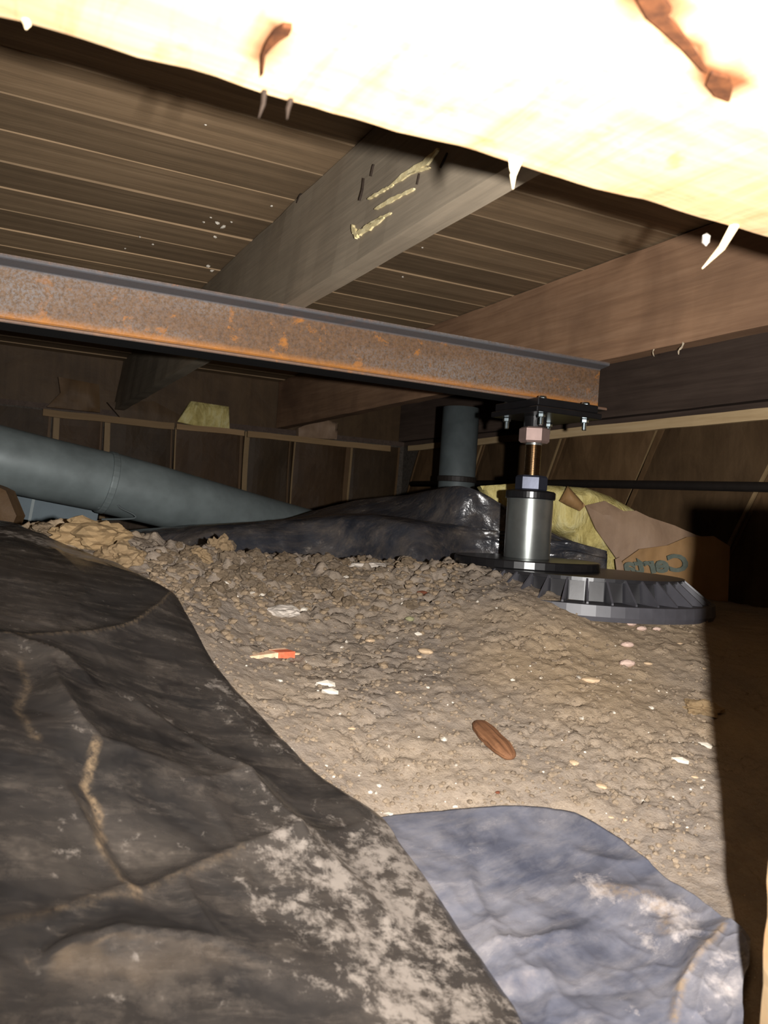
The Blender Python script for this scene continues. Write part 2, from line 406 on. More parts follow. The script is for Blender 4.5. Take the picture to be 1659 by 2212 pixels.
EDGE1 = Gl([(-160, 1100), (-60, 1125), (0, 1142), (60, 1160), (130, 1185), (200, 1207), (300, 1255), (370, 1295), (400, 1340), (440, 1415), (490, 1485), (560, 1560),
            (620, 1632), (700, 1706), (760, 1745), (822, 1785), (870, 1850), (930, 1930), (1000, 2040), (1060, 2130), (1110, 2212), (1170, 2320)])
EDGE2 = Gl([(640, 1830), (760, 1792), (825, 1772), (900, 1764), (1000, 1756), (1100, 1757), (1190, 1768), (1240, 1780), (1300, 1812), (1345, 1840), (1400, 1890),
            (1440, 1925), (1500, 1965), (1545, 2000), (1595, 2040), (1618, 2068)])
def in_poly(l, d, poly):
    ins = np.zeros(l.shape, bool); n = len(poly)
    for i in range(n):
        x1, y1 = poly[i]; x2, y2 = poly[(i+1) % n]
        c = ((y1 > d) != (y2 > d)); xx = (x2-x1)*(d-y1)/((y2-y1) if y2 != y1 else 1e-9)+x1
        ins ^= (c & (l < xx))
    return ins
def pdist(l, d, pl):
    r = np.full(np.shape(l), 9.0); tt = np.zeros(np.shape(l)); n = len(pl)-1
    for i in range(n):
        a = pl[i]; b = pl[i+1]; ab = b-a; t = np.clip(((l-a[0])*ab[0]+(d-a[1])*ab[1])/max(ab@ab, 1e-12), 0, 1)
        q = np.hypot(l-a[0]-ab[0]*t, d-a[1]-ab[1]*t); tt = np.where(q < r, (i+t)/n, tt); r = np.minimum(r, q)
    return r, tt

def axis(segs):
    out = []
    for a, b, st in segs: out += list(np.arange(a, b-1e-9, st))
    out.append(segs[-1][1]); return np.array(out)
la = axis([(-3.2, -1.2, .12), (-1.2, -.6, .02), (-.6, .62, .0036), (.62, 1.2, .02), (1.2, 3.6, .12)])
da = axis([(-2.2, .3, .12), (.3, .74, .02), (.74, 1.78, .0036), (1.78, 2.3, .02), (2.3, 5.0, .12)])
LL, DD = np.meshgrid(la, da)
zb = H(LL, DD)
poly1 = np.vstack([EDGE1, [[.0, .1], [-1.5, .1], [-1.5, EDGE1[0, 1]]]])
poly2 = np.vstack([EDGE2, [[.36, .45], [0.0, .3], [-.2, .6]]])
e1, _ = pdist(LL, DD, EDGE1); e2, _ = pdist(LL, DD, EDGE2)
in1 = in_poly(LL, DD, poly1); in2 = in_poly(LL, DD, poly2)
cover = np.maximum(np.where(in1, sstep(0, .05, e1), 0), np.where(in2, sstep(0, .04, e2), 0))
near = np.clip(np.minimum(e1, e2)/.05, 0.25, 1)
f1, f2, idc = worley(LL/.034+fbm(LL/.02, DD/.02, 3)*.7, DD/.034+fbm(LL/.02, DD/.02, 8)*.7, 1)
g1, g2, idg = worley(LL/.015, DD/.015, 4)
k1, k2, _k = worley(LL/.0075, DD/.0075, 6)
rough_zone = sstep(1.28, 1.5, DD+LL*-.35)*sstep(.45, .1, LL)
smooth_zone = sstep(.25, .5, LL-(DD-.75)*.5)*sstep(1.0, .8, DD)
amp = (0.62+.75*rough_zone)*(1-.75*smooth_zone)
lump = sstep(0.62, .15, f1)*np.where(rough_zone > .3, idc > .45, idc > .80)*idc*(.006+.006*rough_zone) + sstep(.6, .1, g1)*(idg > .45)*.0034 + sstep(.6, .1, k1)*.0013
crack = -sstep(.10, 0.0, f2-f1)*.010*(vn(LL/.07, DD/.07, 12) > .62)
dz = (lump*amp*.9 + crack*amp + fbm(LL/.16, DD/.16, 20)*.022 + fbm(LL/.02, DD/.02, 31, 3)*.006)*near
dz -= sstep(.055, .0, np.where(in2, 9, e2))*.012*sstep(-.05, .05, LL)*sstep(.33, .2, LL)     # scoop in the soil behind the blue sheet
zz = zb + np.where(cover > 0, np.minimum(dz, .002), dz) - cover*.03
pts = R0.x*LL+F0.x*DD, R0.y*LL+F0.y*DD
V = np.stack([pts[0].ravel(), pts[1].ravel(), zz.ravel()], 1)
ny_, nx_ = LL.shape
ii = np.arange(ny_*nx_).reshape(ny_, nx_)
Fq = np.stack([ii[:-1, :-1], ii[:-1, 1:], ii[1:, 1:], ii[1:, :-1]], -1).reshape(-1, 4)
warm = sstep(.35, .9, fbm(LL/.3, DD/.3, 55)*1.6+.35+.5*sstep(-.25, -.6, LL)+.35*sstep(.9, .75, DD)*sstep(.25, .0, LL))
floor = mk('floor', V, Fq.tolist(), m_soil, None, True, (0, 0, 0), {'warm': warm.ravel()})
tag(floor, 'brown crumbly soil slope of the crawl space', None, None, 'structure')

def ground(l, d):
    """true height of the built soil surface"""
    i = int(np.clip(np.searchsorted(da, d)-1, 0, ny_-2)); j = int(np.clip(np.searchsorted(la, l)-1, 0, nx_-2))
    return float(zz[i:i+2, j:j+2].mean())
def on(x, y, dz=0.0):
    l, d = G(x, y); return LD(l, d, ground(l, d)+dz)

# ------------------------------------------------------------------ walls, deck, joists
X0, X1, Y0, Y1 = -1.7, 1.80, -1.25, 3.5
ZT, ZJ = 0.567, 0.356
def slab(name, lo, hi, m, label):
    V, Fc = box(lo, hi); return tag(mk(name, V, Fc, m), label, None, None, 'structure')
slab('wall_far', (X0-.15, Y1, -.6), (X1+.15, Y1+.15, .335), m_conc, 'grey foundation wall at the far side behind the insulation')
slab('wall_right', (X1, Y0, -.6), (X1+.15, Y1, .335), m_conc, 'grey foundation wall on the right behind the insulation')
slab('wall_left', (X0-.15, Y0, -.6), (X0, Y1, .335), m_conc, 'grey foundation wall on the left out of sight')
slab('wall_back', (X0-.15, Y0-.15, -.6), (X1+.15, Y0, .335), m_conc, 'grey foundation wall behind the viewer')
slab('trim_1', (X0-.15, Y1, .335), (X1+.15, Y1+.14, ZJ), m_rim, 'sill plate on the far foundation wall')
slab('trim_2', (X1, Y0, .335), (X1+.14, Y1, ZJ), m_rim, 'sill plate on the right foundation wall')
slab('trim_3', (X0-.15, Y1+.02, ZJ), (X1+.15, Y1+.06, ZT), m_kraft_dk, 'rim board above the far foundation wall')
V, Fc = box((X0-.15, Y0-.15, ZT+.021), (X1+.15, Y1+.15, ZT+.04))
ceil = tag(mk('ceiling', V, Fc, m_deck), 'underside of the plank subfloor over the crawl space', None, None, 'structure')
y = 1.166-.1335*11; k = 0
while y < Y1+.05:
    V, Fc = gbox((X0-.14, y+.0012, ZT), (X1+.14, y+.1323, ZT+.02), (24, 3, 1))
    low = V[:, 2] < ZT+.01; sfr = (V[:, 1]-y)/.132
    lip = random.choice([.0002, .0006, .001, .0016, .0022]); V[low, 2] += (-lip*(1-sfr)+.0012*sfr)[low]
    V[low] = wob(V[low], .0010, 5, k*3.3)
    p = mk('plank', V, Fc, m_deck, ceil); k += 1; y += .1335

def joist(x0, x1, ya, yb, m, label, lean=0.0, seed=1.0, z0=ZJ, z1=ZT-.003):
    V, Fc = gbox((x0, ya, z0), (x1, yb, z1), (2, 70, 8))
    V[:, 0] += lean*(V[:, 2]-z0)/(z1-z0)
    V = wob(V, .0022, 9, seed)
    o = mk('floor_joist', V, Fc, m, None, False)
    return tag(o, label, 'joist', 'wooden floor joists')
j1 = joist(.450, .486, .34, Y1, m_joist, 'grey-brown wooden floor joist with pale glue smears crossing over the steel beam', .028, 1)
j2 = joist(1.150, 1.190, .34, Y1, m_joist_red, 'reddish brown wooden floor joist resting on the right end of the steel beam', 0, 2)
j3 = joist(1.769, 1.81, .0, Y1, m_rim, 'dark wooden floor joist lying along the top of the right wall', 0, 3)

# glue smears and dark cracks on the first joist (parts)
def face_pt(y, z):   # on the left face of joist 1
    return Vector((.450+.028*(z-ZJ)/(ZT-ZJ)-.0018, y, z))
def hitx(x, yv, X):  # sight line meets plane X = const
    p = P(x, yv, 1.0); return p*(X/p.x)
def hitj(x, yv):     # sight line meets the leaning left face of joist 1
    X = .46
    for _ in range(6):
        p = hitx(x, yv, X); X = face_pt(p.y, p.z).x
    return hitx(x, yv, X)
def streak(pxs, wpx, name, m, parent, X, n=14, jag=.5, th=.0012):
    c = catmull(pxs, n); V = []; Fc = []
    for i, (a, b) in enumerate(c):
        ww = wpx*(math.sin(math.pi*(i+.6)/(n+.2))**.6)*(1+jag*random.uniform(-1, 1))
        p = hitj(a, b-ww/2); q = hitj(a, b+ww/2)
        for u in (p, q): V.append((u.x+.003, u.y, u.z)); V.append((u.x-th, u.y, u.z))
    for i in range(n-1):
        o = i*4
        for a, b in ((0, 1), (1, 3), (3, 2), (2, 0)): Fc.append([o+a, o+b, o+4+b, o+4+a])
    Fc += [[0, 2, 3, 1], [4*n-4, 4*n-3, 4*n-1, 4*n-2]]
    return mk(name, np.array(V), Fc, m, parent)
for pxs, wv, X in [([(770, 505), (790, 495), (830, 470)], 13, .4585), ([(845, 400), (880, 375), (920, 350), (946, 322)], 15, .4655), ([(795, 430), (830, 410), (850, 400)], 6, .4635),
                   ([(810, 452), (850, 430), (895, 408)], 8, .4610), ([(785, 492), (815, 475), (846, 460)], 7, .4590), ([(760, 490), (765, 500), (772, 512)], 16, .4580), ([(880, 378), (905, 368), (928, 362)], 5, .4640)]:
    streak(pxs, wv, 'glue_smear', m_glue, j1, X-.002)
for pxs, wv, X in [([(775, 432), (781, 410), (784, 385)], 5, .4648), ([(640, 438), (645, 425), (652, 410)], 5, .4705), ([(800, 380), (803, 365), (806, 355)], 3, .4675),
                   ([(950, 362), (958, 345), (965, 330)], 4, .4640), ([(900, 398), (903, 385), (905, 375)], 3, .463)]:
    streak(pxs, wv, 'crack', m_crack, j1, X-.002, 8, .3, .0006)

# rough girder close above the viewer
GZ = .225
def gir(x, y):
    p = P(x, y, 1.0); p = p*(GZ/p.z); return np.array([p.x, p.y])
ga, gb = gir(0, 34), gir(1659, 512); gsl = (gb[1]-ga[1])/(gb[0]-ga[0])
V, Fc = gbox((X0, .30, GZ), (1.76, .50, ZJ-.001), (260, 20, 8))
jag = np.array([noise.noise(Vector((v[0]*60, 3.1, 0)))*.0022+noise.noise(Vector((v[0]*14, 8, 0)))*.003 for v in V])
V[:, 1] += np.where(V[:, 1] > .495, jag, 0); V[:, 1] += ga[1]+(V[:, 0]-ga[0])*gsl-.50; V = wob(V, .0012, 30, 4)
stain = np.zeros(len(V))
for pl, wd in [([(628, 55), (600, 65), (580, 85), (567, 110), (567, 160)], .0035), ([(600, 62), (625, 58)], .006), ([(1390, 0), (1430, 10)], .014), ([(1400, 10), (1480, 80), (1528, 145)], .005), ([(1545, 160), (1575, 185)], .013)]:
    dd, _ = pdist(V[:, 0], V[:, 1], np.array([gir(*q) for q in pl]))
    stain = np.maximum(stain, sstep(wd*1.5, wd*.5, dd)*(V[:, 2] < GZ+.02))
gird = tag(mk('girder', V, Fc, m_girder, None, False, None, {'stain': stain}), 'pale rough-sawn wooden girder lit bright close overhead', 'girder')
for px in ([(632, 52), (612, 50), (590, 64), (575, 85), (566, 110), (564, 160), (570, 150), (574, 112), (585, 98), (605, 80), (625, 68)],
           [(1372, -20), (1425, -20), (1452, 15), (1440, 30), (1462, 50), (1492, 90), (1530, 150), (1518, 145), (1472, 95), (1428, 55), (1398, 30)],
           [(1535, 150), (1575, 160), (1583, 185), (1577, 212), (1545, 200), (1525, 175)]):
    q = [gir(*p_) for p_ in px]; n = len(q)
    V = [(a_[0], a_[1], GZ-.0022) for a_ in q]+[(a_[0], a_[1], GZ+.004) for a_ in q]
    mk('knot_crack', V, [list(range(n)), [i+n for i in range(n)][::-1]]+[[(i+1) % n, i, i+n, (i+1) % n+n] for i in range(n)], m_knot, gird)
for (x, yv), dirp, ln in [((1100, 366), (8, 42), 5), ((1085, 362), (22, 18), 5), ((1545, 505), (-28, 75), 6), ((50, 45), (6, 18), 4), ((565, 205), (-6, 50), 3), ((620, 228), (0, 30), 3)]:
    a = gir(x, yv); a3 = Vector((a[0], min(a[1], ga[1]+(a[0]-ga[0])*gsl-.002), GZ)); e = P(x+dirp[0], yv+dirp[1], (a3.dot(Fw)))
    mid = (a3+e)/2+R0*random.uniform(-.002, .002)
    V, Fc = tube([a3+Vector((0, 0, .003)), mid, e], [ln*.00055, ln*.0004, .0003], 6)
    mk('splinter', V, Fc, m_splint if x not in (565, 620) else m_crack, gird)

# stub post at the right edge
pc = LD(.287, .575, 0)
V, Fc = gbox((pc.x, pc.y-.09, -.46), (pc.x+.09, pc.y, .03), (6, 6, 40))
V = wob(V, .0018, 40, 9)
tag(mk('stub_post', V, Fc, m_post, None, False, None, {'stain': np.zeros(len(V))}), 'short bright wooden post standing at the right edge', 'post')

# ------------------------------------------------------------------ steel beam
BY, BX1 = 1.36, 1.18; BW, BZ0, BZ1 = .067, .2525, .3555
beam = empty('steel_beam', (.1, BY+BW/2, BZ0), 'rusty steel I-beam running under the wooden joists', 'beam')
def prof_extrude(prof, xa, xb, nx):
    V = []; Fc = []; n = len(prof)
    for i in range(nx+1):
        x = xa+(xb-xa)*i/nx
        for (yy, z) in prof: V.append((x, BY+yy, z))
    for i in range(nx):
        for k in range(n):
            k2 = (k+1) % n; Fc.append([i*n+k, i*n+k2, (i+1)*n+k2, (i+1)*n+k])
    Fc.append(list(range(n))); Fc.append([nx*n+k for k in range(n)][::-1])
    return np.array(V), Fc
wc = BW/2; tw = .0035
web_prof = []
web_prof += [(wc-tw-.004, BZ0+.0095), (wc-tw-.0015, BZ0+.0115)] + [(wc-tw, BZ0+.0145+i*(BZ1-BZ0-.029)/14) for i in range(15)] + [(wc-tw-.0015, BZ1-.0115), (wc-tw-.004, BZ1-.0095)]
web_prof += [(wc+tw+.004, BZ1-.0095), (wc+tw, BZ1-.015), (wc+tw, BZ0+.015), (wc+tw+.004, BZ0+.0095)]
V, Fc = prof_extrude(web_prof, X0, BX1, 60)
zr = (V[:, 2]-BZ0)/(BZ1-BZ0)
mk('web', V, Fc, m_rust, beam, False, None, {'orange': sstep(.26, .12, zr)*.7, 'scale': sstep(.86, .9, zr)*.9, 'black': zr*0})
topf = [(0, BZ1), (0, BZ1-.0055), (.002, BZ1-.007), (wc-tw-.003, BZ1-.0105), (wc+tw+.003, BZ1-.0105), (BW-.002, BZ1-.007), (BW, BZ1-.0055), (BW, BZ1)]
V, Fc = prof_extrude(topf, X0, BX1, 60)
mk('top_flange', V, Fc, m_rust, beam, False, None, {'orange': V[:, 0]*0, 'scale': np.where(V[:, 2] < BZ1-.004, .85, .3), 'black': V[:, 0]*0})
botf = [(.001, BZ0), (0, BZ0+.002), (0, BZ0+.0045), (.002, BZ0+.0065), (wc-tw-.003, BZ0+.0105), (wc+tw+.003, BZ0+.0105), (BW-.002, BZ0+.0065), (BW, BZ0+.005), (BW, BZ0), (.0022, BZ0)]
V, Fc = prof_extrude(botf, X0, BX1, 60)
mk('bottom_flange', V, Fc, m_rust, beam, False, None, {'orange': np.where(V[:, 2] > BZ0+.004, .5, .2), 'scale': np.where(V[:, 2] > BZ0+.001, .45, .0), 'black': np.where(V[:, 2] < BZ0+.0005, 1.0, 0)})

# ------------------------------------------------------------------ footing pad
padc = LD(.405, 1.64, 0); PZ = -.088; PB = -.130
pad = empty('footing_pad', (padc.x, padc.y, -.16), 'round black ribbed plastic footing pad half sunk in the soil', 'footing pad')
V, Fc = lathe([(.188, PB-.01), (.188, PZ-.006), (.195, PZ-.006), (.195, PZ), (.0, PZ)], 64, (padc.x, padc.y, 0), 0, False)
mk('drum', V, Fc, m_blackp, pad)
V, Fc = lathe([(.0, -.158), (.252, -.158), (.254, -.150), (.252, PB-.001), (.246, PB), (.15, PB)], 64, (padc.x, padc.y, 0), 0, False)
mk('base_ring', V, Fc, m_blackp2, pad)
t = .0018
V = np.array([(.186, -t, PB), (.243, -t, PB), (.243, -t, PB+.003), (.1945, -t, PZ-.001), (.186, -t, PZ-.001), (.186, t, PB), (.243, t, PB), (.243, t, PB+.003), (.1945, t, PZ-.001), (.186, t, PZ-.001)])
Fr = [[0, 1, 2, 3, 4], [9, 8, 7, 6, 5]]+[[i, i+5, (i+1) % 5+5, (i+1) % 5] for i in range(5)]
rib0 = None
for k in range(36):
    a = 2*math.pi*(k+.3)/36
    if rib0 is None:
        me = bpy.data.meshes.new('rib'); me.from_pydata((V-np.array([0, 0, PB])).tolist(), [], Fr); me.update(); me.materials.append(m_blackp2); rib0 = me
    o = bpy.data.objects.new('rib', rib0); link(o, pad, (padc.x, padc.y, PB)); o.rotation_euler = (0, 0, a)
panel0 = None
for k in range(0, 36):
    a0, a1 = 2*math.pi*(k+.42)/36, 2*math.pi*(k+1.18)/36
    ro, ri = .192, .186; am = (a0+a1)/2; h = (a1-a0)/2
    if panel0 is None:
        pv = [(ri*math.cos(-h), ri*math.sin(-h), .001), (ri*math.cos(h), ri*math.sin(h), .001), (ri*math.cos(h), ri*math.sin(h), PZ-PB-.007), (ri*math.cos(-h), ri*math.sin(-h), PZ-PB-.007),
              (ro*math.cos(-h)+.006, ro*math.sin(-h), .001), (ro*math.cos(h)+.006, ro*math.sin(h), .001), (ro*math.cos(h), ro*math.sin(h), PZ-PB-.007), (ro*math.cos(-h), ro*math.sin(-h), PZ-PB-.007)]
        pf = [[4, 5, 6, 7], [0, 4, 7, 3], [5, 1, 2, 6], [7, 6, 2, 3], [0, 1, 5, 4], [1, 0, 3, 2]]
        me = bpy.data.meshes.new('panel'); me.from_pydata(pv, [], pf); me.update(); me.materials.append(m_blackp); panel0 = me
    o = bpy.data.objects.new('panel', panel0); link(o, pad, (padc.x, padc.y, PB)); o.rotation_euler = (0, 0, am)

# ------------------------------------------------------------------ screw jack
JX, JY = 1.02, BY+BW/2
jk = empty('support_jack', (JX, JY, PZ), 'adjustable steel screw jack propping the right end of the rusty beam', 'jack')
jc = (JX, JY, 0)
V, Fc = lathe([(.0, PZ+.0005), (.149, PZ+.0005), (.150, PZ+.002), (.150, PZ+.015), (.148, PZ+.017), (.0, PZ+.017)], 48, jc, 0, False); mk('base_plate', V, Fc, m_blackm, jk)
V, Fc = lathe([(.046, PZ+.017), (.0475, PZ+.018), (.0475, .053), (.046, .055)], 64, jc); mk('pipe', V, Fc, m_galv, jk, True)
jk.children[-1].data.polygons[-1].use_smooth = False
V, Fc = lathe([(.050, .052), (.0515, .054), (.0515, .066), (.048, .069), (.034, .071)], 48, jc); mk('cap', V, Fc, m_blackm, jk)
hr = math.atan2(-JY, -JX)+math.pi/6
V, Fc = lathe([(.031, .0705), (.033, .073), (.033, .097), (.030, .101)], 6, jc, hr-.05); mk('hex_nut', V, Fc, m_nutd, jk)
pr = []; z = .101
while z < .168:
    pr += [(.0152, z), (.0168, z+.0009), (.0168, z+.0013), (.0152, z+.0022)]; z += .0024
V, Fc = lathe(pr, 28, jc); mk('threaded_rod', V, Fc, m_rod, jk, False)
V, Fc = lathe([(.014, .163), (.017, .165), (.017, .170)], 28, jc); mk('washer', V, Fc, m_galv, jk)
V, Fc = lathe([(.027, .169), (.0315, .173), (.0315, .198), (.027, .2015)], 6, jc, hr-.02); mk('coupling_nut', V, Fc, m_nut, jk)
V, Fc = lathe([(.023, .2013), (.0235, .203), (.0235, .2245)], 32, jc); mk('collar', V, Fc, m_blackm, jk)
PXc = 1.045
for za, zb2, hw, nm in [(.2235, .2350, .082, 'lower_plate'), (.2365, .2520, .076, 'saddle_plate')]:
    V, Fc = box((PXc-hw, JY-hw, za), (PXc+hw, JY+hw, zb2), .0015); mk(nm, V, Fc, m_blackm, jk)
for sx in (-1, 1):
    for s2 in (-1, 1):
        c = (PXc+sx*.055, JY+s2*.06, 0)
        V, Fc = lathe([(.004, .200), (.0048, .2015), (.0048, .2236)], 12, c); b = mk('bolt', V, Fc, m_zinc, jk)
        V, Fc = lathe([(.0075, .2150), (.0085, .2162), (.0085, .2222), (.0075, .2234)], 6, c, .3); mk('nut', V, Fc, m_zinc, b)
        V, Fc = lathe([(.0085, .2521), (.009, .254), (.0075, .258)], 6, c, .3); mk('bolt_head', V, Fc, m_zinc, b)

# ------------------------------------------------------------------ plastic sheets
def ridge(l, d, px, amp, wd, sharp=1.0):
    q, t = pdist(l, d, Gl(px)); return amp*np.exp(-(q/wd)**sharp)*np.sin(np.pi*np.clip(.08+.84*t, 0, 1))**.7
def band(l, d, px, wd, soft=.5):
    q, t = pdist(l, d, Gl(px)); return sstep(wd, wd*soft*.3, q)
def sheet_mesh(name, LLs, DDs, zs, m, attrs):
    h, wdt = LLs.shape
    V = np.stack([(R0.x*LLs+F0.x*DDs).ravel(), (R0.y*LLs+F0.y*DDs).ravel(), zs.ravel()], 1)
    i2 = np.arange(h*wdt).reshape(h, wdt); n = h*wdt
    Fq = np.stack([i2[:-1, :-1], i2[:-1, 1:], i2[1:, 1:], i2[1:, :-1]], -1).reshape(-1, 4)
    o = mk(name, V, Fq.tolist(), m, None, True, None, attrs)
    sm = o.modifiers.new('thickness', 'SOLIDIFY'); sm.thickness = .0012; sm.offset = -1
    return o
E = catmull(EDGE1, 300); Lc = catmull(np.array([[-1.5, EDGE1[0, 1]+.05], [-1.25, .85], [-.95, .5], [-.6, .25], [-.2, .1]]), 300)
u = np.linspace(0, 1, 260)**1.35
L1 = E[:, None, 0]*(1-u)+Lc[:, None, 0]*u; D1 = E[:, None, 1]*(1-u)+Lc[:, None, 1]*u
z1 = H(L1, D1)+.012-.006*np.exp(-(u[None, :]/.012))
RID = [([(0, 1402), (110, 1402), (200, 1400), (290, 1375), (345, 1335), (370, 1300)], .006, .007, 1.0),
       ([(0, 1205), (120, 1215), (230, 1245), (300, 1275), (360, 1292)], .002, .03, 1.3),
       ([(0, 1400), (70, 1425), (140, 1470), (195, 1515)], .016, .02, 1.0),
       ([(110, 1470), (130, 1540), (170, 1620), (215, 1655)], .016, .018, 1.0),
       ([(215, 1655), (290, 1685), (385, 1705)], .008, .014, 1.0),
       ([(60, 1400), (60, 1500), (30, 1600)], -.012, .03, 1.2),
       ([(300, 1560), (420, 1640), (540, 1725), (640, 1830), (700, 1930)], .012, .014, 1.0),
       ([(140, 1750), (200, 1880), (280, 2000)], .014, .016, 1.0),
       ([(170, 1700), (230, 1850), (310, 1990)], -.012, .02, 1.2),
       ([(0, 2070), (110, 2055), (200, 2015), (300, 1985), (400, 1945), (520, 1880), (650, 1840), (790, 1815)], .008, .010, 1.0),
       ([(390, 1955), (430, 2040), (470, 2110)], .007, .008, 1.0),
       ([(0, 2150), (60, 2165), (140, 2080)], -.012, .012, 1.0),
       ([(-40, 2175), (120, 2140), (260, 2125), (430, 2120), (560, 2135)], .022, .020, 1.2),
       ([(330, 1580), (450, 1660), (520, 1700)], -.006, .02, 1.2),
       ([(380, 1740), (500, 1720), (560, 1725)], .006, .012, 1.0),
       ([(620, 1830), (700, 1880), (780, 1960), (860, 2060)], .006, .015, 1.1)]
for px, a, wd, sh in RID: z1 = z1+ridge(L1, D1, px, a, wd, sh)
_a = L1*.8+D1*.6; _b = -L1*.6+D1*.8
z1 = z1+fbm(L1/.22, D1/.22, 70, 3)*.014+(.25-np.abs(fbm(_a/.09+2, _b/.32, 75, 2)))*.012
_rg = random.Random(31)
for _k in range(34):
    _t = _rg.gauss(.65, .5); _c = EDGE1[_rg.randrange(3, len(EDGE1))]*_rg.uniform(.55, 1)+np.array([-_rg.uniform(.03, .5), 0]); _s = (L1-_c[0])*math.cos(_t)+(D1-_c[1])*math.sin(_t)
    _r = (-(L1-_c[0])*math.sin(_t)+(D1-_c[1])*math.cos(_t)); z1 = z1+_rg.choice([-1, 1, 1])*.15*np.abs(_s)*np.exp(-np.abs(_s)/.028)*np.exp(-(_r/.10)**2-(_s/.12)**2)
_f1, _f2, _i = worley(L1/.13+fbm(L1/.1, D1/.1, 5)*.8, D1/.13+fbm(L1/.1, D1/.1, 9)*.8, 40)
z1 = z1+.0012*np.exp(-(_f2-_f1)/.06)*sstep(.45, .6, vn(L1/.1, D1/.1, 3))
z1 = z1+sstep(.05, .0, pdist(L1, D1, EDGE1)[0])*np.maximum(0, fbm(L1/.05, D1/.05, 91))*.01
dust = .16*fbm(L1/.06, D1/.13, 81)*2
dust += .62*band(L1, D1, [(860, 1880), (840, 1980), (900, 2100), (960, 2180)], .10)
dust += .40*band(L1, D1, [(640, 1900), (600, 1980), (680, 2100), (800, 2190)], .07)
dust += .35*band(L1, D1, [(460, 1520), (540, 1580), (600, 1640)], .05)
dust += .7*band(L1, D1, [(0, 1172), (110, 1195), (220, 1228)], .045)
dust += .25*band(L1, D1, [(380, 1420), (480, 1500)], .04)
dust += .28*band(L1, D1, [(300, 1560), (450, 1650), (540, 1725), (640, 1820)], .03)
dust += .25*band(L1, D1, [(60, 1420), (130, 1550), (200, 1660)], .025)
dust -= .12*band(L1, D1, [(150, 1300), (300, 1450), (200, 1480)], .10)
trail = .9*band(L1, D1, [(205, 1660), (192, 1700), (180, 1740), (200, 1765), (212, 1790), (208, 1815), (217, 1840), (211, 1865), (215, 1890)], .0055)+.5*band(L1, D1, [(215, 1890), (290, 2000)], .008)+.35*band(L1, D1, [(40, 1450), (60, 1500), (35, 1560), (75, 1640)], .006)
trail += .45*band(L1, D1, [(0, 2070), (110, 2045), (290, 1995), (400, 1950), (520, 1885)], .004)*.6+.5*band(L1, D1, [(0, 1402), (110, 1402), (200, 1400), (290, 1375), (345, 1335), (370, 1300)], .0022)
trail *= .6+.8*vn(L1/.008, D1/.008, 44)
sh1 = sheet_mesh('plastic_sheet', L1, D1, z1, m_sheet, {'dust': dust.ravel(), 'trail': np.clip(trail, 0, 1).ravel()})
tag(sh1, 'large dusty black plastic sheet draped over the soil at the lower left', 'plastic sheet', 'plastic ground sheets')

E = catmull(EDGE2, 260); Lc = catmull(np.array([[-.16, .75], [-.12, .5], [.0, .38], [.2, .42], [.270, .50], [.285, .58]]), 260)
Lc[-60:] = catmull(np.vstack([Lc[-60], [.270, .52], [.278, .56], Gl([(1603, 2160)])[0], Gl([(1616, 2110)])[0], E[-1]]), 60)
u = np.linspace(0, 1, 200)
L2 = E[:, None, 0]*(1-u)+Lc[:, None, 0]*u; D2 = E[:, None, 1]*(1-u)+Lc[:, None, 1]*u
z2 = H(L2, D2)+.004
e, t = pdist(L2, D2, EDGE2)
z2 = z2+.010*np.exp(-(e/.02))*sstep(.25, .45, t)
for px, a, wd, sh in [([(1560, 2030), (1500, 2090), (1470, 2140), (1455, 2212)], .012, .012, 1.0), ([(1030, 2055), (1110, 2050), (1180, 2040), (1240, 2020)], .008, .008, 1.0),
                      ([(1015, 1765), (1018, 1850), (1015, 1950)], .004, .005, 1.0), ([(1250, 1850), (1330, 1880), (1410, 1890)], .006, .012, 1.0),
                      ([(1000, 1900), (1060, 2000), (1080, 2100)], .008, .012, 1.0), ([(1160, 2080), (1200, 2150), (1180, 2212)], .008, .012, 1.0),
                      ([(1250, 1960), (1360, 1940), (1450, 1970), (1520, 2020)], .010, .03, 1.3), ([(1530, 2100), (1510, 2160), (1500, 2212)], .006, .008, 1.0),
                      ([(1100, 1990), (1140, 1900), (1120, 1800)], .004, .012, 1.1), ([(1050, 2130), (1130, 2110), (1200, 2120)], .006, .01, 1.0)]:
    z2 = z2+ridge(L2, D2, px, a, wd, sh)
z2 = z2+fbm(L2/.09, D2/.09, 170)*.007+np.abs(fbm(L2/.06+2, D2/.06, 175, 3))*.007+.012*sstep(.30, .36, L2)
_f1, _f2, _i = worley(L2/.075+fbm(L2/.08, D2/.08, 5)*.8, D2/.075+fbm(L2/.08, D2/.08, 9)*.8, 44)
_g1, _g2, _i = worley(L2/.03+fbm(L2/.05, D2/.05, 6), D2/.03+fbm(L2/.05, D2/.05, 7), 45)
crk = sstep(.88, .70, D2)
z2 = z2+.0012*np.exp(-(_g2-_g1)/.15)*(.2+crk)
_rg = random.Random(12)
for _k in range(26):
    _t = _rg.uniform(0, math.pi); _c = np.array([_rg.uniform(.0, .36), _rg.uniform(.55, .92)]); _s = (L2-_c[0])*math.cos(_t)+(D2-_c[1])*math.sin(_t)
    _r = np.hypot(L2-_c[0], D2-_c[1]); z2 = z2+_rg.choice([-1, 1])*.16*np.abs(_s)*np.exp(-np.abs(_s)/.035)*np.exp(-(_r/.13)**2)*(.5+crk)
z2 = z2-.03*np.where(in_poly(L2, D2, poly1), sstep(.005, .05, pdist(L2, D2, EDGE1)[0]), 0)
dust = .3*fbm(L2/.06, D2/.06, 181)
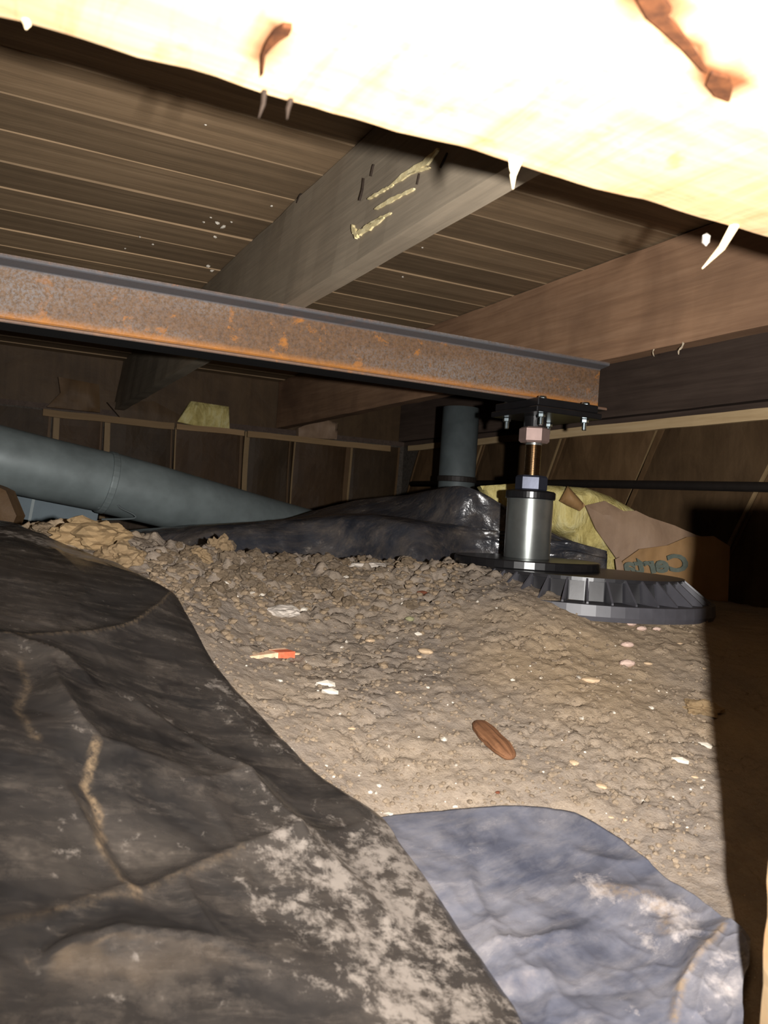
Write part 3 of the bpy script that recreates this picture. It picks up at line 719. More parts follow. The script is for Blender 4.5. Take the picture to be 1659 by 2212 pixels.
dust += .40*band(L2, D2, [(1300, 1930), (1400, 1960), (1440, 2010)], .05)+.35*band(L2, D2, [(1560, 2120), (1540, 2200)], .03)+.2*band(L2, D2, [(1300, 2060), (1330, 2150)], .06)
dust -= .35*band(L2, D2, [(1280, 1820), (1340, 1850), (1390, 1885)], .022)+.2*band(L2, D2, [(870, 1790), (950, 1900), (990, 1960)], .04)
trail = .55*band(L2, D2, [(1290, 1930), (1400, 1955), (1445, 1985), (1440, 2010)], .012)+.8*band(L2, D2, [(1560, 2030), (1500, 2090), (1470, 2140), (1455, 2212)], .006)
sh2 = sheet_mesh('plastic_sheet', L2, D2, z2, m_sheet2, {'dust': dust.ravel(), 'trail': np.clip(trail, 0, 1).ravel()})
tag(sh2, 'crumpled blue-grey plastic sheet with tan dust lying at the lower right', 'plastic sheet', 'plastic ground sheets')

# rear sheet heaped behind the soil crest
xs = np.linspace(230, 1310, 260)
def itp(pts): return np.interp(xs, [p[0] for p in pts], [p[1] for p in pts])
def smooth(a, k=9): return np.convolve(np.pad(a, k//2, 'edge'), np.ones(k)/k, 'valid')
y1 = smooth(itp([(230, 1155), (300, 1142), (420, 1135), (560, 1127), (650, 1119), (770, 1107), (860, 1117), (1000, 1136), (1075, 1148), (1180, 1162), (1250, 1172), (1310, 1195)]), 21)
y2 = smooth(itp([(230, 1160), (600, 1128), (640, 1117), (700, 1098), (770, 1081), (880, 1071), (960, 1057), (990, 1053), (1030, 1062), (1075, 1086), (1130, 1120), (1200, 1155), (1310, 1200)]), 9)
rows = [(y1*0+1290, 1.80), (y1*0+1225, 1.82), ((y1+1215)/2+8, 1.84), (y1+14, 1.88), (y1, 1.95), (np.maximum(y1+6, y2+12), 2.02), (y2+6, 2.14), (y2, 2.22), (y2+25, 2.36), (y2+60, 2.5)]
cp = np.zeros((len(rows), len(xs), 3))
for r, (yy, d) in enumerate(rows):
    for i, x in enumerate(xs):
        tt = float(sstep(880, 1030, np.array(x))); dq = (d+.05*math.sin(x*.011))*(1-tt)+(1.93+(d-1.80)*.12)*tt
        cp[r, i] = P(x, yy[i], dq)
nv = 90; g3 = np.zeros((nv, len(xs), 3))
for i in range(len(xs)): g3[:, i] = catmull(cp[:, i], nv)
uu, vv = np.meshgrid(xs/120, np.linspace(0, 6, nv))
wr = fbm(uu, vv, 210)*.03+np.abs(fbm(uu*1.7, vv*1.3+3, 215, 3))*.03
fr = np.sin(np.pi*np.linspace(0, 1, nv))[:, None]
g3[:, :, 0] -= wr*fr*F0.x; g3[:, :, 1] -= wr*fr*F0.y; g3[:, :, 2] += wr*fr*.25
i2 = np.arange(nv*len(xs)).reshape(nv, len(xs)); Fq = np.stack([i2[:-1, :-1], i2[:-1, 1:], i2[1:, 1:], i2[1:, :-1]], -1).reshape(-1, 4)
sh3 = mk('plastic_sheet', g3.reshape(-1, 3), Fq.tolist(), m_sheet3, None, True, None, {'dust': (.25*sstep(.5, .75, vv/6)+.3*fbm(uu, vv, 222)).ravel(), 'trail': np.zeros(uu.size)})
sm = sh3.modifiers.new('thickness', 'SOLIDIFY'); sm.thickness = .0015; sm.offset = -1
tag(sh3, 'heaped dark plastic sheet behind the soil crest and the jack', 'plastic sheet', 'plastic ground sheets')

# ------------------------------------------------------------------ wall insulation, laths
def batt(axis_, a0, a1, z0, z1, face, thick, m, label, group, shear=0.0, sag=.012, seed=0, flange=True):
    """kraft faced batt hung on a wall; axis_ 'x' far wall, 'y' right wall"""
    n, k = 10, 12; parts = []
    V, Fc = gbox((0, 0, 0), (1, 1, 1), (n, k, 2))
    W = np.zeros_like(V)
    s = V[:, 0]; h = V[:, 1]; f = V[:, 2]
    along = a0+(a1-a0)*s+shear*(h-.5)*(z1-z0); zz_ = z0+(z1-z0)*h
    bul = sag*np.sin(np.pi*s)**.5*(.7+.5*np.sin(h*7+seed))
    wv = np.array([noise.noise(Vector((a*9, zq*7, seed)))*.010 for a, zq in zip(along, zz_)])
    out = np.where(f > .9, thick+bul+wv, thick*f*.9)
    if axis_ == 'x': W = np.stack([along, face-out, zz_], 1); org = ((a0+a1)/2, face, z0)
    else: W = np.stack([face-out, along, zz_], 1); org = (face, (a0+a1)/2, z0)
    e = empty('insulation_batt', org, label, 'insulation', group)
    mk('kraft_facing', W, Fc, m, e)
    if flange:
        for q in (0, 1):
            aa = a0 if q == 0 else a1-.014
            fw = random.choice([.006, .010, .022])
            Vb, Fb = gbox((0, 0, 0), (1, 1, 1), (1, 10, 1))
            al = aa+fw*Vb[:, 0]+shear*(Vb[:, 1]-.5)*(z1-z0)*1.0+.004*np.sin(Vb[:, 1]*5+seed); zf = z0+(z1-z0)*Vb[:, 1]; ou = thick+.002+.006*Vb[:, 2]
            Wb = np.stack([al, face-ou, zf], 1) if axis_ == 'x' else np.stack([face-ou, al, zf], 1)
            mk('flange', Wb, Fb, m_flange if q == 0 else m_kraft, e)
    return e
fx = [-1.68, -1.1, -.5, -.1, .219, .415, .70, 1.0, 1.226, 1.5, 1.765]
names = ['at the far left corner', 'left of the duct', 'behind the left end of the duct', 'above the left duct section', 'above the duct collar with a pale seam', 'above the duct right of its collar', 'between two pale seams beyond the duct',
         'above where the duct meets the black heap', 'above the dip of the black heap', 'in the corner beside the grey stub pipe']
for i in range(10):
    batt('x', fx[i]+.003, fx[i+1]-.003, -.28, .325, Y1-.001, .025, m_kraft_dimmed if i % 2 else m_kraft_dimmed2, 'kraft insulation batt with dimmed colour on far wall '+names[i], 'insulation batts on the far wall', 0, .012, i)
ry = [-1.2, -.5, .1, .6, 1.05, 1.50, 1.95, 2.4, 2.9, 3.44]
rn = ['behind the viewer', 'beside the viewer', 'out of sight on the right', 'near the right edge in front', 'at the right edge with a pale seam', 'behind the fallen batt', 'right of the jack rod', 'behind the jack rod', 'in the far right corner']
for i in range(9):
    batt('y', ry[i]+.003, ry[i+1]-.003, -.28, .325, X1-.001, .022, m_kraft_dk if i % 2 else m_kraft, 'brown kraft-faced insulation batt on the right wall '+rn[i], 'insulation batts on the right wall', -.5, .012, i+20)
def lath(lo, hi, m, label, seed):
    V, Fc = gbox(lo, hi, (20 if hi[0]-lo[0] > hi[1]-lo[1] else 2, 20 if hi[1]-lo[1] > hi[0]-lo[0] else 2, 2))
    o = mk('wood_lath', wob(V, .0035, 7, seed), Fc, m); return tag(o, label, 'lath', 'wooden laths along the wall tops')
lath((.185, Y1-.058, .300), (.69, Y1-.043, .327), m_lath, 'pale wooden lath on the far wall above the duct, leftmost piece', 1)
lath((.70, Y1-.058, .302), (.99, Y1-.043, .325), m_lath, 'short pale wooden lath in the middle of the far wall', 2)
lath((1.005, Y1-.058, .300), (1.70, Y1-.043, .326), m_lath, 'pale wooden lath on the far wall ending at the far corner', 3)
lath((X1-.056, .4, .300), (X1-.040, 2.33, .330), m_lath_y, 'pale wooden lath along the right wall behind the jack top', 4)
lath((X1-.056, 2.35, .302), (X1-.040, 3.35, .326), m_lath_y, 'pale wooden lath on the right wall nearest the far corner', 5)
# kraft pieces stuffed between the joists over the far wall
def hity(x, y, Y):
    p = P(x, y, 1.0); return p*(Y/p.y)
def patch(name, pxs, Y, th, m, label, cat, parent=None, bul=.012, seed=0, axisn='y'):
    """piece of paper or wool of real thickness standing on the plane Y=const"""
    pts3 = [hity(a, b, Y) if axisn == 'y' else hitx(a, b, Y) for a, b in pxs]
    p2 = [((q.x if axisn == 'y' else q.y), q.z) for q in pts3]
    return slab2d(name, p2, Y, th, m, label, cat, parent, bul, seed, axisn)
def slab2d(name, p2, Y, th, m, label, cat, parent, bul, seed, axisn, step=None, cw=None):
    p2 = [Vector(q) for q in p2]
    xs_ = [q.x for q in p2]; zs_ = [q.y for q in p2]
    step = step or max(max(xs_)-min(xs_), max(zs_)-min(zs_))/14
    # densify boundary
    B = []
    for i, q in enumerate(p2):
        r = p2[(i+1) % len(p2)]; k = max(1, int((r-q).length/step))
        for j in range(k):
            v = q.lerp(r, j/k); B.append(v)
    poly = np.array([(v.x, v.y) for v in B]); pts_ = list(B)
    gx, gz = np.meshgrid(np.arange(min(xs_)+step/2, max(xs_), step), np.arange(min(zs_)+step/2, max(zs_), step))
    gx = gx.ravel(); gz = gz.ravel(); ins = in_poly(gx, gz, poly)
    dd, _ = pdist(gx, gz, np.vstack([poly, poly[:1]]))
    for a, b, q, r in zip(gx, gz, ins, dd):
        if q and r > step*.45: pts_.append(Vector((a, b)))
    nb = len(B)
    vo, eo, fo, *_ = delaunay_2d_cdt(pts_, [(i, (i+1) % nb) for i in range(nb)], [list(range(nb))], 1, 1e-6)
    A = np.array([(v.x, v.y) for v in vo]); dist, _ = pdist(A[:, 0], A[:, 1], np.vstack([poly, poly[:1]]))
    off = bul*(1-np.exp(-dist/(step*1.5)))+np.array([noise.noise(Vector((a*18, b*18, seed)))*bul*.8 for a, b in A])*np.clip(dist/step, .2, 1)
    n = len(A); fr = np.stack([A[:, 0], A[:, 1], -th-off], 1); bk = np.stack([A[:, 0], A[:, 1], np.zeros(n)], 1)
    V3 = np.vstack([fr, bk])
    Fc = [list(f) for f in fo]+[[i+n for i in f][::-1] for f in fo]
    cnt = {}
    for f in fo:
        for i in range(len(f)):
            a, b = f[i], f[(i+1) % len(f)]; cnt[(a, b)] = 1
    for (a, b) in list(cnt):
        if (b, a) not in cnt: Fc.append([b, a, a+n, b+n])
    if axisn == 'y': W = np.stack([V3[:, 0], Y+V3[:, 2], V3[:, 1]], 1)
    elif axisn == 'x': W = np.stack([Y+V3[:, 2], V3[:, 0], V3[:, 1]], 1); Fc = [f[::-1] for f in Fc]
    else:   # 'cam': frontal slab at depth Y; V3 = (l, z)
        W = np.stack([R0.x*V3[:, 0]+F0.x*(Y+V3[:, 2]), R0.y*V3[:, 0]+F0.y*(Y+V3[:, 2]), V3[:, 1]], 1)
    o = mk(name, W, Fc, m, parent, True); o.data.set_sharp_from_angle(angle=.75)
    if label: tag(o, label, cat)
    return o
patch('kraft_scrap', [(125, 815), (213, 832), (215, 892), (100, 880), (130, 850)], Y1-.02, .02, m_kraft, 'square brown kraft paper piece stuffed above the left lath', 'kraft paper', None, .012, 3)
patch('insulation_scrap', [(410, 868), (490, 880), (492, 930), (440, 925), (380, 912)], Y1-.02, .03, m_fibre, 'dim yellow insulation scrap poking out above the middle lath', 'insulation', None, .02, 5)
patch('kraft_scrap', [(230, 870), (330, 868), (400, 905), (385, 925), (260, 905)], Y1-.02, .025, m_kraft_dk, 'dark crumpled kraft paper piece between the joist ends above the duct', 'kraft paper', None, .012, 6)
patch('insulation_scrap', [(640, 925), (690, 905), (725, 915), (722, 950), (640, 945)], Y1-.02, .03, m_kraft_gr, 'grey paper scrap beside the joist end above the right far lath', 'insulation', None, .02, 7)
patch('insulation_scrap', [(918, 972), (945, 950), (955, 975), (930, 985)], Y1-.03, .04, m_fibre, 'small yellow insulation tuft left of the grey stub pipe', 'insulation', None, .02, 8)

# ------------------------------------------------------------------ duct, pipes
dct = empty('duct_pipe', tuple(P(-60, 1075, 2.0)), 'grey round sheet metal duct running down behind the soil crest at the left', 'duct')
path = catmull([P(-420, 890, 1.85), P(-200, 935, 1.98), P(0, 990, 2.08), P(235, 1043, 2.25)], 26)
V, Fc = tube(path, .083, 36); mk('upper_section', V, Fc, m_duct, dct, True)
path2 = catmull([P(225, 1041, 2.24), P(330, 1068, 2.32), P(460, 1103, 2.45), P(600, 1140, 2.62), P(700, 1165, 2.75)], 30)
V, Fc = tube(path2, .0855, 36); mk('lower_section', V, Fc, m_duct, dct, True)
c0 = Vector(path2[0]); c1 = Vector(path2[1]); dr = (c1-c0).normalized()
V, Fc = tube([c0-dr*.004, c0, c0+dr*.012, c0+dr*.014], [.0858, .0875, .0875, .0858], 36); mk('collar', V, Fc, m_duct, dct, False)
db = empty('duct_boot', tuple(P(120, 1120, 2.3)), 'blue-grey sheet metal duct end lying under the round duct', 'duct')
a = P(-160, 1050, 2.30); b = P(212, 1112, 2.45); ax = (b-a).normalized(); sd = ax.cross(U0).normalized(); up = sd.cross(ax)
V = []
for q in (a, b):
    for (s_, h_) in ((-.09, -.045), (-.09, .04), (-.07, .05), (.07, .05), (.09, .04), (.09, -.045)): V.append(tuple(q+sd*s_+up*h_))
Fc = [[i, (i+1) % 6, (i+1) % 6+6, i+6] for i in range(6)]+[[5, 4, 3, 2, 1, 0], [6, 7, 8, 9, 10, 11]]
mk('duct_body', V, Fc, m_duct_b, db)
q = a+(b-a)*.62
V = []
for ofs in (-.004, .004):
    for (s_, h_) in ((-.093, -.047), (-.093, .042), (-.072, .053), (.072, .053), (.093, .042), (.093, -.047)): V.append(tuple(q+ax*(ofs)+sd*s_+up*h_))
mk('seam', V, [[i, (i+1) % 6, (i+1) % 6+6, i+6] for i in range(6)]+[[5, 4, 3, 2, 1, 0], [6, 7, 8, 9, 10, 11]], m_duct, db)
sb = catmull([P(212, 1098, 2.2), P(248, 1088, 2.2), P(262, 1098, 2.2), P(290, 1112, 2.2), P(286, 1120, 2.2), P(220, 1122, 2.2)], 24)
V, Fc = tube(sb, .0028, 6); tag(mk('hanger_strap', V, Fc, m_stub), 'thin bent metal hanger strap below the duct collar', 'strap')
slab2d('kraft_scrap', [(-1.18, -.02), (-1.0, .03), (-.93, .0), (-.9, -.06), (-.92, -.12), (-1.18, -.12)], 2.05, .05, m_kraft, 'rusty brown paper scrap under the left end of the duct', 'kraft paper', None, .02, 11, 'cam')

sp = P(985, 1060, 2.75); stp = empty('stub_pipe', (sp.x, sp.y, -.2), 'grey vertical stub pipe behind the black heap left of the jack', 'pipe')
V, Fc = lathe([(.062, -.2), (.062, ZJ+.02)], 32, (sp.x, sp.y, 0)); mk('pipe', V, Fc, m_stub, stp, True)
V, Fc = lathe([(.064, .125), (.066, .127), (.066, .142), (.064, .144)], 32, (sp.x, sp.y, 0)); mk('strap', V, Fc, m_dark_metal, stp)
V, Fc = tube([(X1-.052, -.9, .135), (X1-.050, .5, .125), (X1-.052, 1.4, .130), (X1-.05, 2.2, .145), (X1-.05, 3.3, .15)], .013, 10)
tag(mk('dark_tube', V, Fc, m_dark_metal, None, True), 'thin dark tube running along the right wall behind the jack', 'pipe')  # dark tube drawn for the dark line along the right wall

# ------------------------------------------------------------------ fallen insulation batt
fb = empty('fallen_batt', tuple(LD(.62, 2.1, -.17)), 'torn yellow fibreglass batt with brown kraft paper slumped behind the footing pad', 'insulation')
def camslab(name, px, d, th, m, parent, bul, seed, step=None):
    p2 = []
    for x, yv in px:
        p = P(x, yv, 1.0); p = p*(d/p.dot(F0)); p2.append((p.dot(R0), p.z))
    return slab2d(name, p2, d, th, m, None, None, parent, bul, seed, 'cam', step)
camslab('wool', [(1030, 1052), (1100, 1047), (1190, 1052), (1250, 1056), (1300, 1074), (1350, 1102), (1360, 1180), (1348, 1300), (1290, 1295), (1282, 1235), (1272, 1196), (1228, 1178), (1215, 1160), (1180, 1145), (1100, 1120), (1050, 1085)], 2.2, .08, m_fibre, fb, .035, 2, .010)
camslab('kraft_facing', [(1263, 1092), (1305, 1082), (1345, 1104), (1372, 1103), (1400, 1117), (1455, 1135), (1500, 1155), (1560, 1172), (1570, 1300), (1400, 1290), (1348, 1262), (1332, 1210), (1285, 1142)], 2.075, .008, m_kraft_gr, fb, .022, 4)
camslab('kraft_flap', [(1338, 1236), (1344, 1212), (1380, 1186), (1440, 1178), (1482, 1160), (1540, 1158), (1575, 1180), (1570, 1310), (1470, 1300), (1350, 1290)], 2.040, .006, m_kraft_or, fb, .010, 9)
camslab('kraft_corner', [(1208, 1082), (1226, 1050), (1264, 1092), (1252, 1104), (1225, 1092)], 2.05, .004, m_kraft_or, fb, .012, 12, .008)
camslab('backing_edge', [(1328, 1208), (1338, 1203), (1347, 1225), (1342, 1246), (1332, 1240)], 2.028, .004, m_kraft_gr, fb, .006, 14, .008)
# printed lettering, seen mirrored through the paper
cu = bpy.data.curves.new('lettering', 'FONT'); cu.body = 'Certa'; cu.size = .062; cu.shear = .25; cu.offset = .0024; cu.extrude = .003; cu.resolution_u = 3
to = bpy.data.objects.new('lettering_tmp', cu); C.objects.link(to); bpy.context.view_layer.update()
me = bpy.data.meshes.new_from_object(to.evaluated_get(bpy.context.evaluated_depsgraph_get())); bpy.data.objects.remove(to)
tv = np.array([tuple(v.co) for v in me.vertices]); tf = [list(p.vertices) for p in me.polygons]
base = P(1490, 1232, 1.0); base = base*(2.0135/base.dot(F0)); end = P(1345, 1240, 1.0); end = end*(2.0135/end.dot(F0))
wdt = tv[:, 0].max(); ex = (end-base)/wdt; ez = Vector((0, 0, 1))
tw3 = np.array([tuple(base+ex*v[0]+ez*v[1]*.95-F0*v[2]) for v in tv])
mk('lettering', tw3, tf, m_ink, fb)

# ------------------------------------------------------------------ stones, clods, debris
def rock_mesh(name, seed, sub=2, flat=.6, rough=.35, fr=1.3, m=None):
    bm = bmesh.new(); bmesh.ops.create_icosphere(bm, subdivisions=sub, radius=1)
    for v in bm.verts:
        q = v.co*fr+Vector((seed*3.1, seed, 0)); v.co *= 1+rough*noise.noise(q)+rough*.5*noise.noise(q*2.7)+(rough*.3*noise.noise(q*6.1) if sub > 2 else 0)
        v.co.z *= flat
    me = bpy.data.meshes.new(name); bm.to_mesh(me); bm.free()
    if m: me.materials.append(m)
    return me
def put(name, me, loc, sx, sy_, sz, rz, label, cat, group=None, tilt=0.0, parent=None):
    o = bpy.data.objects.new(name, me); link(o, parent, loc); o.scale = (sx, sy_, sz); o.rotation_euler = (tilt, tilt*.5, rz)
    return tag(o, label, cat, group)
def pxm(x, y, n):   # size in metres of n pixels at ground point
    return n*G(x, y)[1]/FPX
white = [rock_mesh('white_pebble', s, 1, .6, .7, 1.6, m_white) for s in range(4)]
tan = [rock_mesh('tan_pebble', s+10, 2, .6, .2, 1.1, m_tanst) for s in range(3)]
pink = [rock_mesh('pink_pebble', s+20, 2, .6, .2, 1.1, m_pink) for s in range(2)]
W_ = [(555, 1262, 14), (487, 1270, 12), (545, 1294, 13), (565, 1294, 10), (730, 1280, 14), (748, 1248, 14), (604, 1468, 11), (748, 1391, 12), (738, 1404, 9), (870, 1311, 11), (858, 1284, 12), (1031, 1308, 9),
      (1250, 1468, 14), (1107, 1474, 10), (655, 1322, 18), (630, 1626, 18), (820, 1697, 11), (801, 1706, 10), (840, 1746, 18), (813, 1708, 9), (925, 1490, 9), (960, 1597, 15), (985, 1652, 9), (840, 1606, 10), (1408, 1540, 12), (1325, 1552, 10),
      (1256, 1560, 10), (1400, 1728, 9), (1453, 1731, 8), (1484, 1792, 7), (1072, 1314, 8), (903, 1374, 14), (875, 1362, 10), (1168, 1470, 8), (1360, 1472, 8), (690, 1575, 9), (735, 1540, 8), (660, 1430, 8), (1515, 1716, 9), (615, 1250, 12),
      (512, 1293, 9), (1390, 1730, 9), (705, 1650, 8), (985, 1726, 9), (1520, 1700, 8)]
for i, (x, yv, n) in enumerate(W_):
    r = pxm(x, yv, n)/2
    put('white_pebble', white[i % 4], on(x, yv, r*.25), r*random.uniform(1, 1.35), r*random.uniform(.75, 1), r, random.uniform(0, 6), 'small white pebble scattered on the brown soil', 'pebble', 'small white pebbles on the soil')
T_ = [(800, 1382, 24), (1275, 1472, 34), (905, 1420, 16), (920, 1416, 30), (1468, 1394, 15), (885, 1420, 12), (1400, 1440, 15), (1520, 1455, 12), (1240, 1648, 24), (1300, 1700, 24), (940, 1482, 12), (1350, 1775, 12), (1320, 1768, 10), (1500, 1690, 12), (860, 1500, 14), (640, 1412, 16), (760, 1570, 14)]
for i, (x, yv, n) in enumerate(T_):
    r = pxm(x, yv, n)/2
    put('tan_pebble', tan[i % 3], on(x, yv, r*.05), r*1.2, r*.85, r*.7, random.uniform(0, 6), 'tan pebble half bedded in the soil slope', 'pebble', 'tan pebbles on the soil')
for x, yv, n, s, lab in [(1305, 1344, 16, 0, 'pinkish pebble below the pad ring, leftmost of the row'), (1335, 1344, 28, 1, 'long pale pebble second in the row below the pad ring'), (1365, 1352, 26, 0, 'pale wedge pebble in the middle of the row below the pad ring'),
                         (1385, 1366, 20, 1, 'pinkish pebble lowest in the row below the pad ring'), (1418, 1350, 24, 0, 'pale pebble fifth in the row below the pad ring'), (1436, 1344, 14, 1, 'pinkish pebble rightmost of the row below the pad ring'), (1418, 1366, 16, 1, 'round tan pebble just under the fifth pebble by the pad'),
                         (1355, 1401, 24, 0, 'rounded pink pebble on the bare soil below the pad'), (1354, 1440, 31, 1, 'flat oval pale pebble below the rounded pink pebble')]:
    r = pxm(x, yv, n)/2
    put('pink_pebble', pink[s], on(x, yv, r*.3), r*1.2, r*.8, r*.9, random.uniform(-.5, .5), lab, 'pebble')
for x, yv, n, a, lab in [(706, 1477, 36, .2, 'upper of two bright white stones side by side on the soil'), (716, 1502, 30, .5, 'lower of two bright white stones side by side on the soil'), (1472, 1660, 30, 1.0, 'elongated white stone near the right shadow edge'), (1527, 1618, 26, 1.4, 'pale flake leaning at the right shadow edge')]:
    r = pxm(x, yv, n)/2
    put('white_stone', white[0], on(x, yv, r*.3), r*1.35, r*.7, r*.8, -a, lab, 'stone')
r = pxm(612, 1332, 62)/2; ch = rock_mesh('concrete_chunk', 31, 3, .45, .35, 1.6, m_greyst)
put('concrete_chunk', ch, on(610, 1332, r*.15), r*1.15, r*.8, r*.9, -.5, 'pale grey concrete chunk on the upper left soil', 'concrete')
r = pxm(800, 1222, 80)/2; ch2 = rock_mesh('concrete_chunk', 37, 3, .35, .3, 1.6, m_greyst)
put('concrete_chunk', ch2, on(800, 1224, .002), r*1.2, r*.5, r*.6, .1, 'flat pinkish concrete piece at the soil crest below the heap', 'concrete')
r = pxm(885, 1336, 20)/2
put('green_pebble', rock_mesh('green_pebble', 41, 2, .6, .25, 1.2, m_green), on(885, 1336, .002), r, r, r, .4, 'greenish pebble in the middle of the soil slope', 'pebble')
for x, yv, n, lab in [(912, 1282, 26, 'dark rusty chip near the soil crest'), (1076, 1701, 15, 'small rusty brown chip below the oval wood piece'), (1318, 1590, 0, '')]:
    if not n: continue
    r = pxm(x, yv, n)/2
    put('rust_chip', rock_mesh('rust_chip', x*.1, 2, .5, .3, 1.5, m_rustst), on(x, yv, r*.2), r*1.1, r*.7, r*.8, .3, lab, 'debris')
# brick shard: wedge half buried, clean red end
a = on(625, 1412); b = on(540, 1412); bs = empty('brick_shard', tuple(a), 'orange-red brick shard with a dusty tail in the soil', 'brick')
ax = (b-a).normalized(); sd = Vector((-ax.y, ax.x, 0)).normalized(); ln = (b-a).length
if sd.dot(F0) < 0: sd = -sd
def wedge(t0, t1, w0, w1, h0, h1):
    V = []
    for t_, w_, h_ in ((t0, w0, h0), (t1, w1, h1)):
        q = a+ax*ln*t_
        for s_, z_ in ((-.5, -.012), (.5, -.012), (.5, h_), (-.5, h_*.8)): V.append(tuple(q+sd*w_*s_+U0*z_))
    return np.array(V), [[0, 3, 2, 1], [4, 5, 6, 7]]+[[i, (i+1) % 4, (i+1) % 4+4, i+4] for i in range(4)]
V, Fc = wedge(0, .42, .022, .018, .008, .007); mk('broken_end', V, Fc, m_brick, bs)
V, Fc = wedge(.42, 1.0, .0185, .004, .0068, .001); mk('dusty_tail', V, Fc, m_brickpale, bs)
V, Fc = wedge(.0, .42, .007, .005, .0088, .0078); V = V+np.array(sd)*.006; mk('mortar_streak', V, Fc, m_brickpale, bs)
r = pxm(335, 1283, 14)/2
put('brick_crumb', rock_mesh('brick_crumb', 61, 2, .7, .3, 1.3, m_brick), on(334, 1276, r*.4), r, r, r, .3, 'tiny orange brick crumb at the edge of the big black sheet', 'brick')
# oval weathered wood piece
o1 = on(1030, 1563); o2 = on(1104, 1647); cen = (o1+o2)/2; ax = (o2-o1); ln = ax.length; rz = math.atan2(ax.y, ax.x)
bm = bmesh.new(); bmesh.ops.create_uvsphere(bm, u_segments=24, v_segments=20, radius=1)
for v in bm.verts:
    x, yy, z = v.co.z, v.co.x, v.co.y                       # long axis -> x
    taper = (1-abs(x)**3.4)**.5 if abs(x) < 1 else 0
    cr = math.hypot(yy, z) or 1
    yy, z = yy/cr*taper, z/cr*taper
    gro = 1+.07*math.sin(math.atan2(z, yy)*9+x)+.12*noise.noise(Vector((x*2.5, yy*2, z*2)))
    v.co = Vector((x*ln*.52, yy*.0145*gro, z*.0085*gro))
me = bpy.data.meshes.new('wood_oval'); bm.to_mesh(me); bm.free(); me.materials.append(m_bark)
o = bpy.data.objects.new('wood_piece', me); link(o, None, cen+U0*.007); o.rotation_euler = (0, -math.asin(max(-1, min(1, ax.z/ln))), rz)
tag(o, 'brown oval weathered wood piece lying on the soil slope', 'wood')

# soil clods along the crest and down the slope
cm = [rock_mesh('soil_clod', s+50, 3, .75, .55, 1.4, m_clod) for s in range(6)]
ctan = [rock_mesh('tan_clod', s+70, 4, .75, .5, 1.3, m_clod_tan) for s in range(3)]
for x, yv, n, hh, lab, k in [(198, 1172, 180, .55, 'big tan soil clod on the crest left of the heap', 0), (262, 1212, 110, .7, 'tan soil clod just right of the biggest clod by the sheet edge', 1), (95, 1150, 60, .5, 'tan soil clod at the left end of the crest', 2), (262, 1158, 46, .7, 'knobby tan clod on the crest under the duct', 1),
                             (470, 1205, 66, 1.3, 'upright pointed soil clod on the crest before the dark heap', 0), (405, 1185, 42, 1.2, 'tall brown clod left of the pointed clod', 2), (425, 1215, 58, .8, 'squat tan clod below the pointed clod', 1), (1512, 1540, 76, .55, 'cracked soil clod at the right shadow edge', 2)]:
    r = pxm(x, yv, n)/2
    put('soil_clod', ctan[k], on(x, yv, r*.15), r, r*.8, r*hh, random.uniform(0, 6), lab, 'clod')
cnt = 0; tries = 0
while cnt < 170 and tries < 4000:
    tries += 1
    x = random.triangular(290, 980, 480); yv = 1190+abs(random.gauss(0, 48))+max(0, (420-x)*.0)
    if yv < 1185+max(0, (400-x)*.25) or yv > 1340: continue
    l, d = G(x, yv)
    if in_poly(np.array([l]), np.array([d]), poly1)[0] or d > 1.75: continue
    r = pxm(x, yv, random.choice([14, 18, 22, 28, 36]))/2
    put('soil_clod', cm[cnt % 6], LD(l, d, ground(l, d)+r*.2), r, r*random.uniform(.7, 1), r*random.uniform(.7, 1.1), random.uniform(0, 6), 'small brown soil clod among the crumbs near the crest', 'clod', 'small clods along the crest', random.uniform(-.4, .4)); cnt += 1
# uncountable crumbs and grit, joined
def scatter(name, n, sizes, m, label, cat, region, seed, flat=.7):
    rg = random.Random(seed); base_ = []
    for s in range(5):
        bm = bmesh.new(); bmesh.ops.create_icosphere(bm, subdivisions=1, radius=1)
        for v in bm.verts: v.co *= 1+.5*noise.noise(v.co*1.2+Vector((s*7, seed, 0)))
        base_.append(from_bm(bm))
    parts = []; k = 0
    while k < n:
        x, yv = region(rg); l, d = G(x, yv)
        if d > 1.75 or in_poly(np.array([l]), np.array([d]), poly1)[0] or in_poly(np.array([l]), np.array([d]), poly2)[0]: k += .2; continue
        r = rg.choice(sizes); Vb, Fb = base_[rg.randrange(5)]; an = rg.uniform(0, 6.3); c_, s_ = math.cos(an), math.sin(an)
        q = LD(l, d, ground(l, d)+r*.2)
        Wv = np.stack([(Vb[:, 0]*c_-Vb[:, 1]*s_)*r+q.x, (Vb[:, 0]*s_+Vb[:, 1]*c_)*r+q.y, Vb[:, 2]*r*flat+q.z], 1)
        parts.append((Wv, Fb)); k += 1
    V, Fc = join(parts); return tag(mk(name, V, Fc, m), label, cat, None, 'stuff')
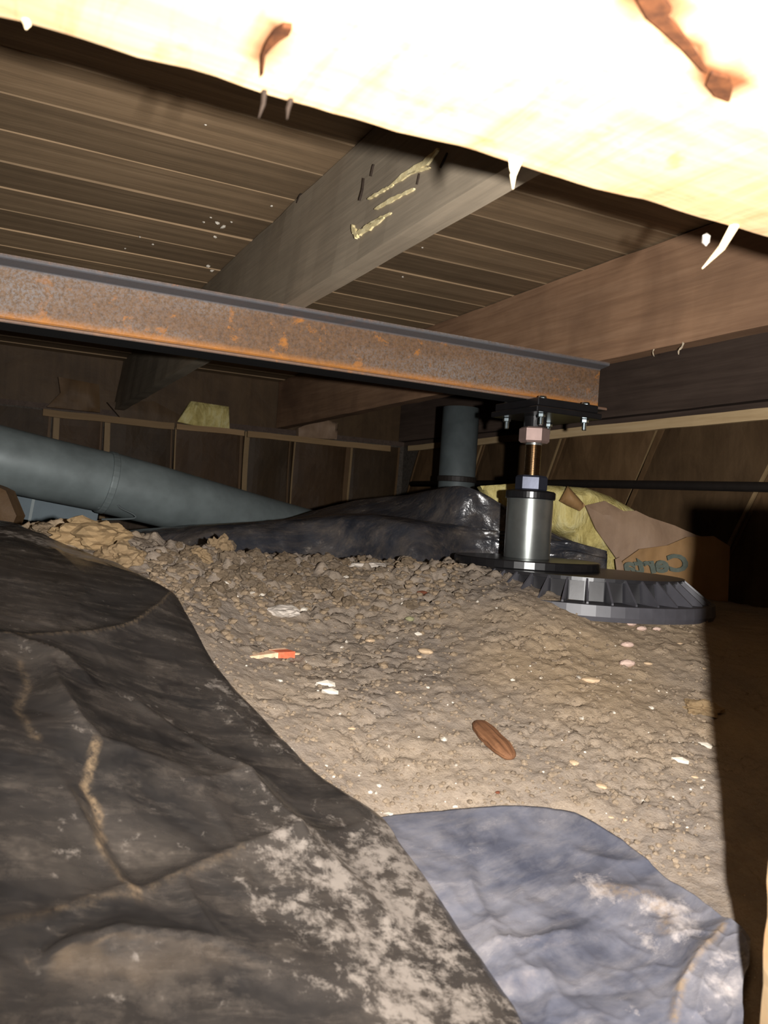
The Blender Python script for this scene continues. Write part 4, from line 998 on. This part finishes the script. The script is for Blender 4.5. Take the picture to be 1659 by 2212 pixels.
scatter('soil_crumbs', 2600, [.0015, .002, .0025, .003, .004], m_clod, 'loose brown soil crumbs over the slope', 'soil', lambda g: (g.uniform(300, 1530), g.uniform(1195, 1900)), 5)
scatter('coarse_crumbs', 700, [.004, .005, .006, .008], m_clod, 'coarse soil crumbs below the crest', 'soil', lambda g: (g.uniform(320, 1000), 1200+abs(g.gauss(0, 80))), 6)
scatter('white_grit', 160, [.0007, .001, .0013, .0018], m_white, 'fine white grit sprinkled on the soil slope', 'grit', lambda g: (g.uniform(380, 1530), g.uniform(1230, 1850)), 8)

# cobweb scraps and cocoons under the deck
for (x, yv, Xp, dx, dy, r, lab) in [(1411, 738, 1.149, 2, 32, .0014, 'dusty cobweb strand hanging from the reddish joist, left one'), (1474, 738, 1.149, -8, 28, .0022, 'dusty cobweb tuft hanging from the reddish joist, right one')]:
    p = hitx(x, yv, Xp); e = P(x+dx, yv+dy, p.dot(Fw))
    V, Fc = tube(catmull([p+Vector((.004, 0, .002)), p.lerp(e, .4)+R0*.002, p.lerp(e, .7)-R0*.002, e], 9), [r*.8, r, r*.7, r*.9, r, r*.5, r*.8, r*.6, r*.3], 6)
    tag(mk('cobweb', V, Fc, m_web), lab, 'cobweb')
def deckpt(x, yv, z=ZT):
    p = P(x, yv, 1.0); return p*(z/p.z)
for i, (x, yv, n) in enumerate([(445, 270, 6), (587, 445, 7), (470, 482, 10), (482, 490, 12), (465, 512, 9), (500, 480, 6), (302, 512, 5), (330, 528, 6), (270, 537, 5), (450, 575, 10), (458, 585, 8), (512, 570, 8), (870, 598, 6), (912, 535, 5), (440, 480, 6), (455, 470, 5), (490, 590, 5), (520, 555, 6)]):
    p = deckpt(x, yv, ZT-.003); r = n*p.dot(Fw)/FPX/2
    put('spider_cocoon', white[i % 4], p, r, r*.8, r, random.uniform(0, 6), 'tiny pale spider cocoon stuck under the deck planks', 'cocoon', 'cocoons under the deck')
p = P(1526, 516, .62)
put('spider_cocoon', white[2], p, .0032, .003, .008, .3, 'bright white cocoon hanging below the girder by the splinter', 'cocoon')
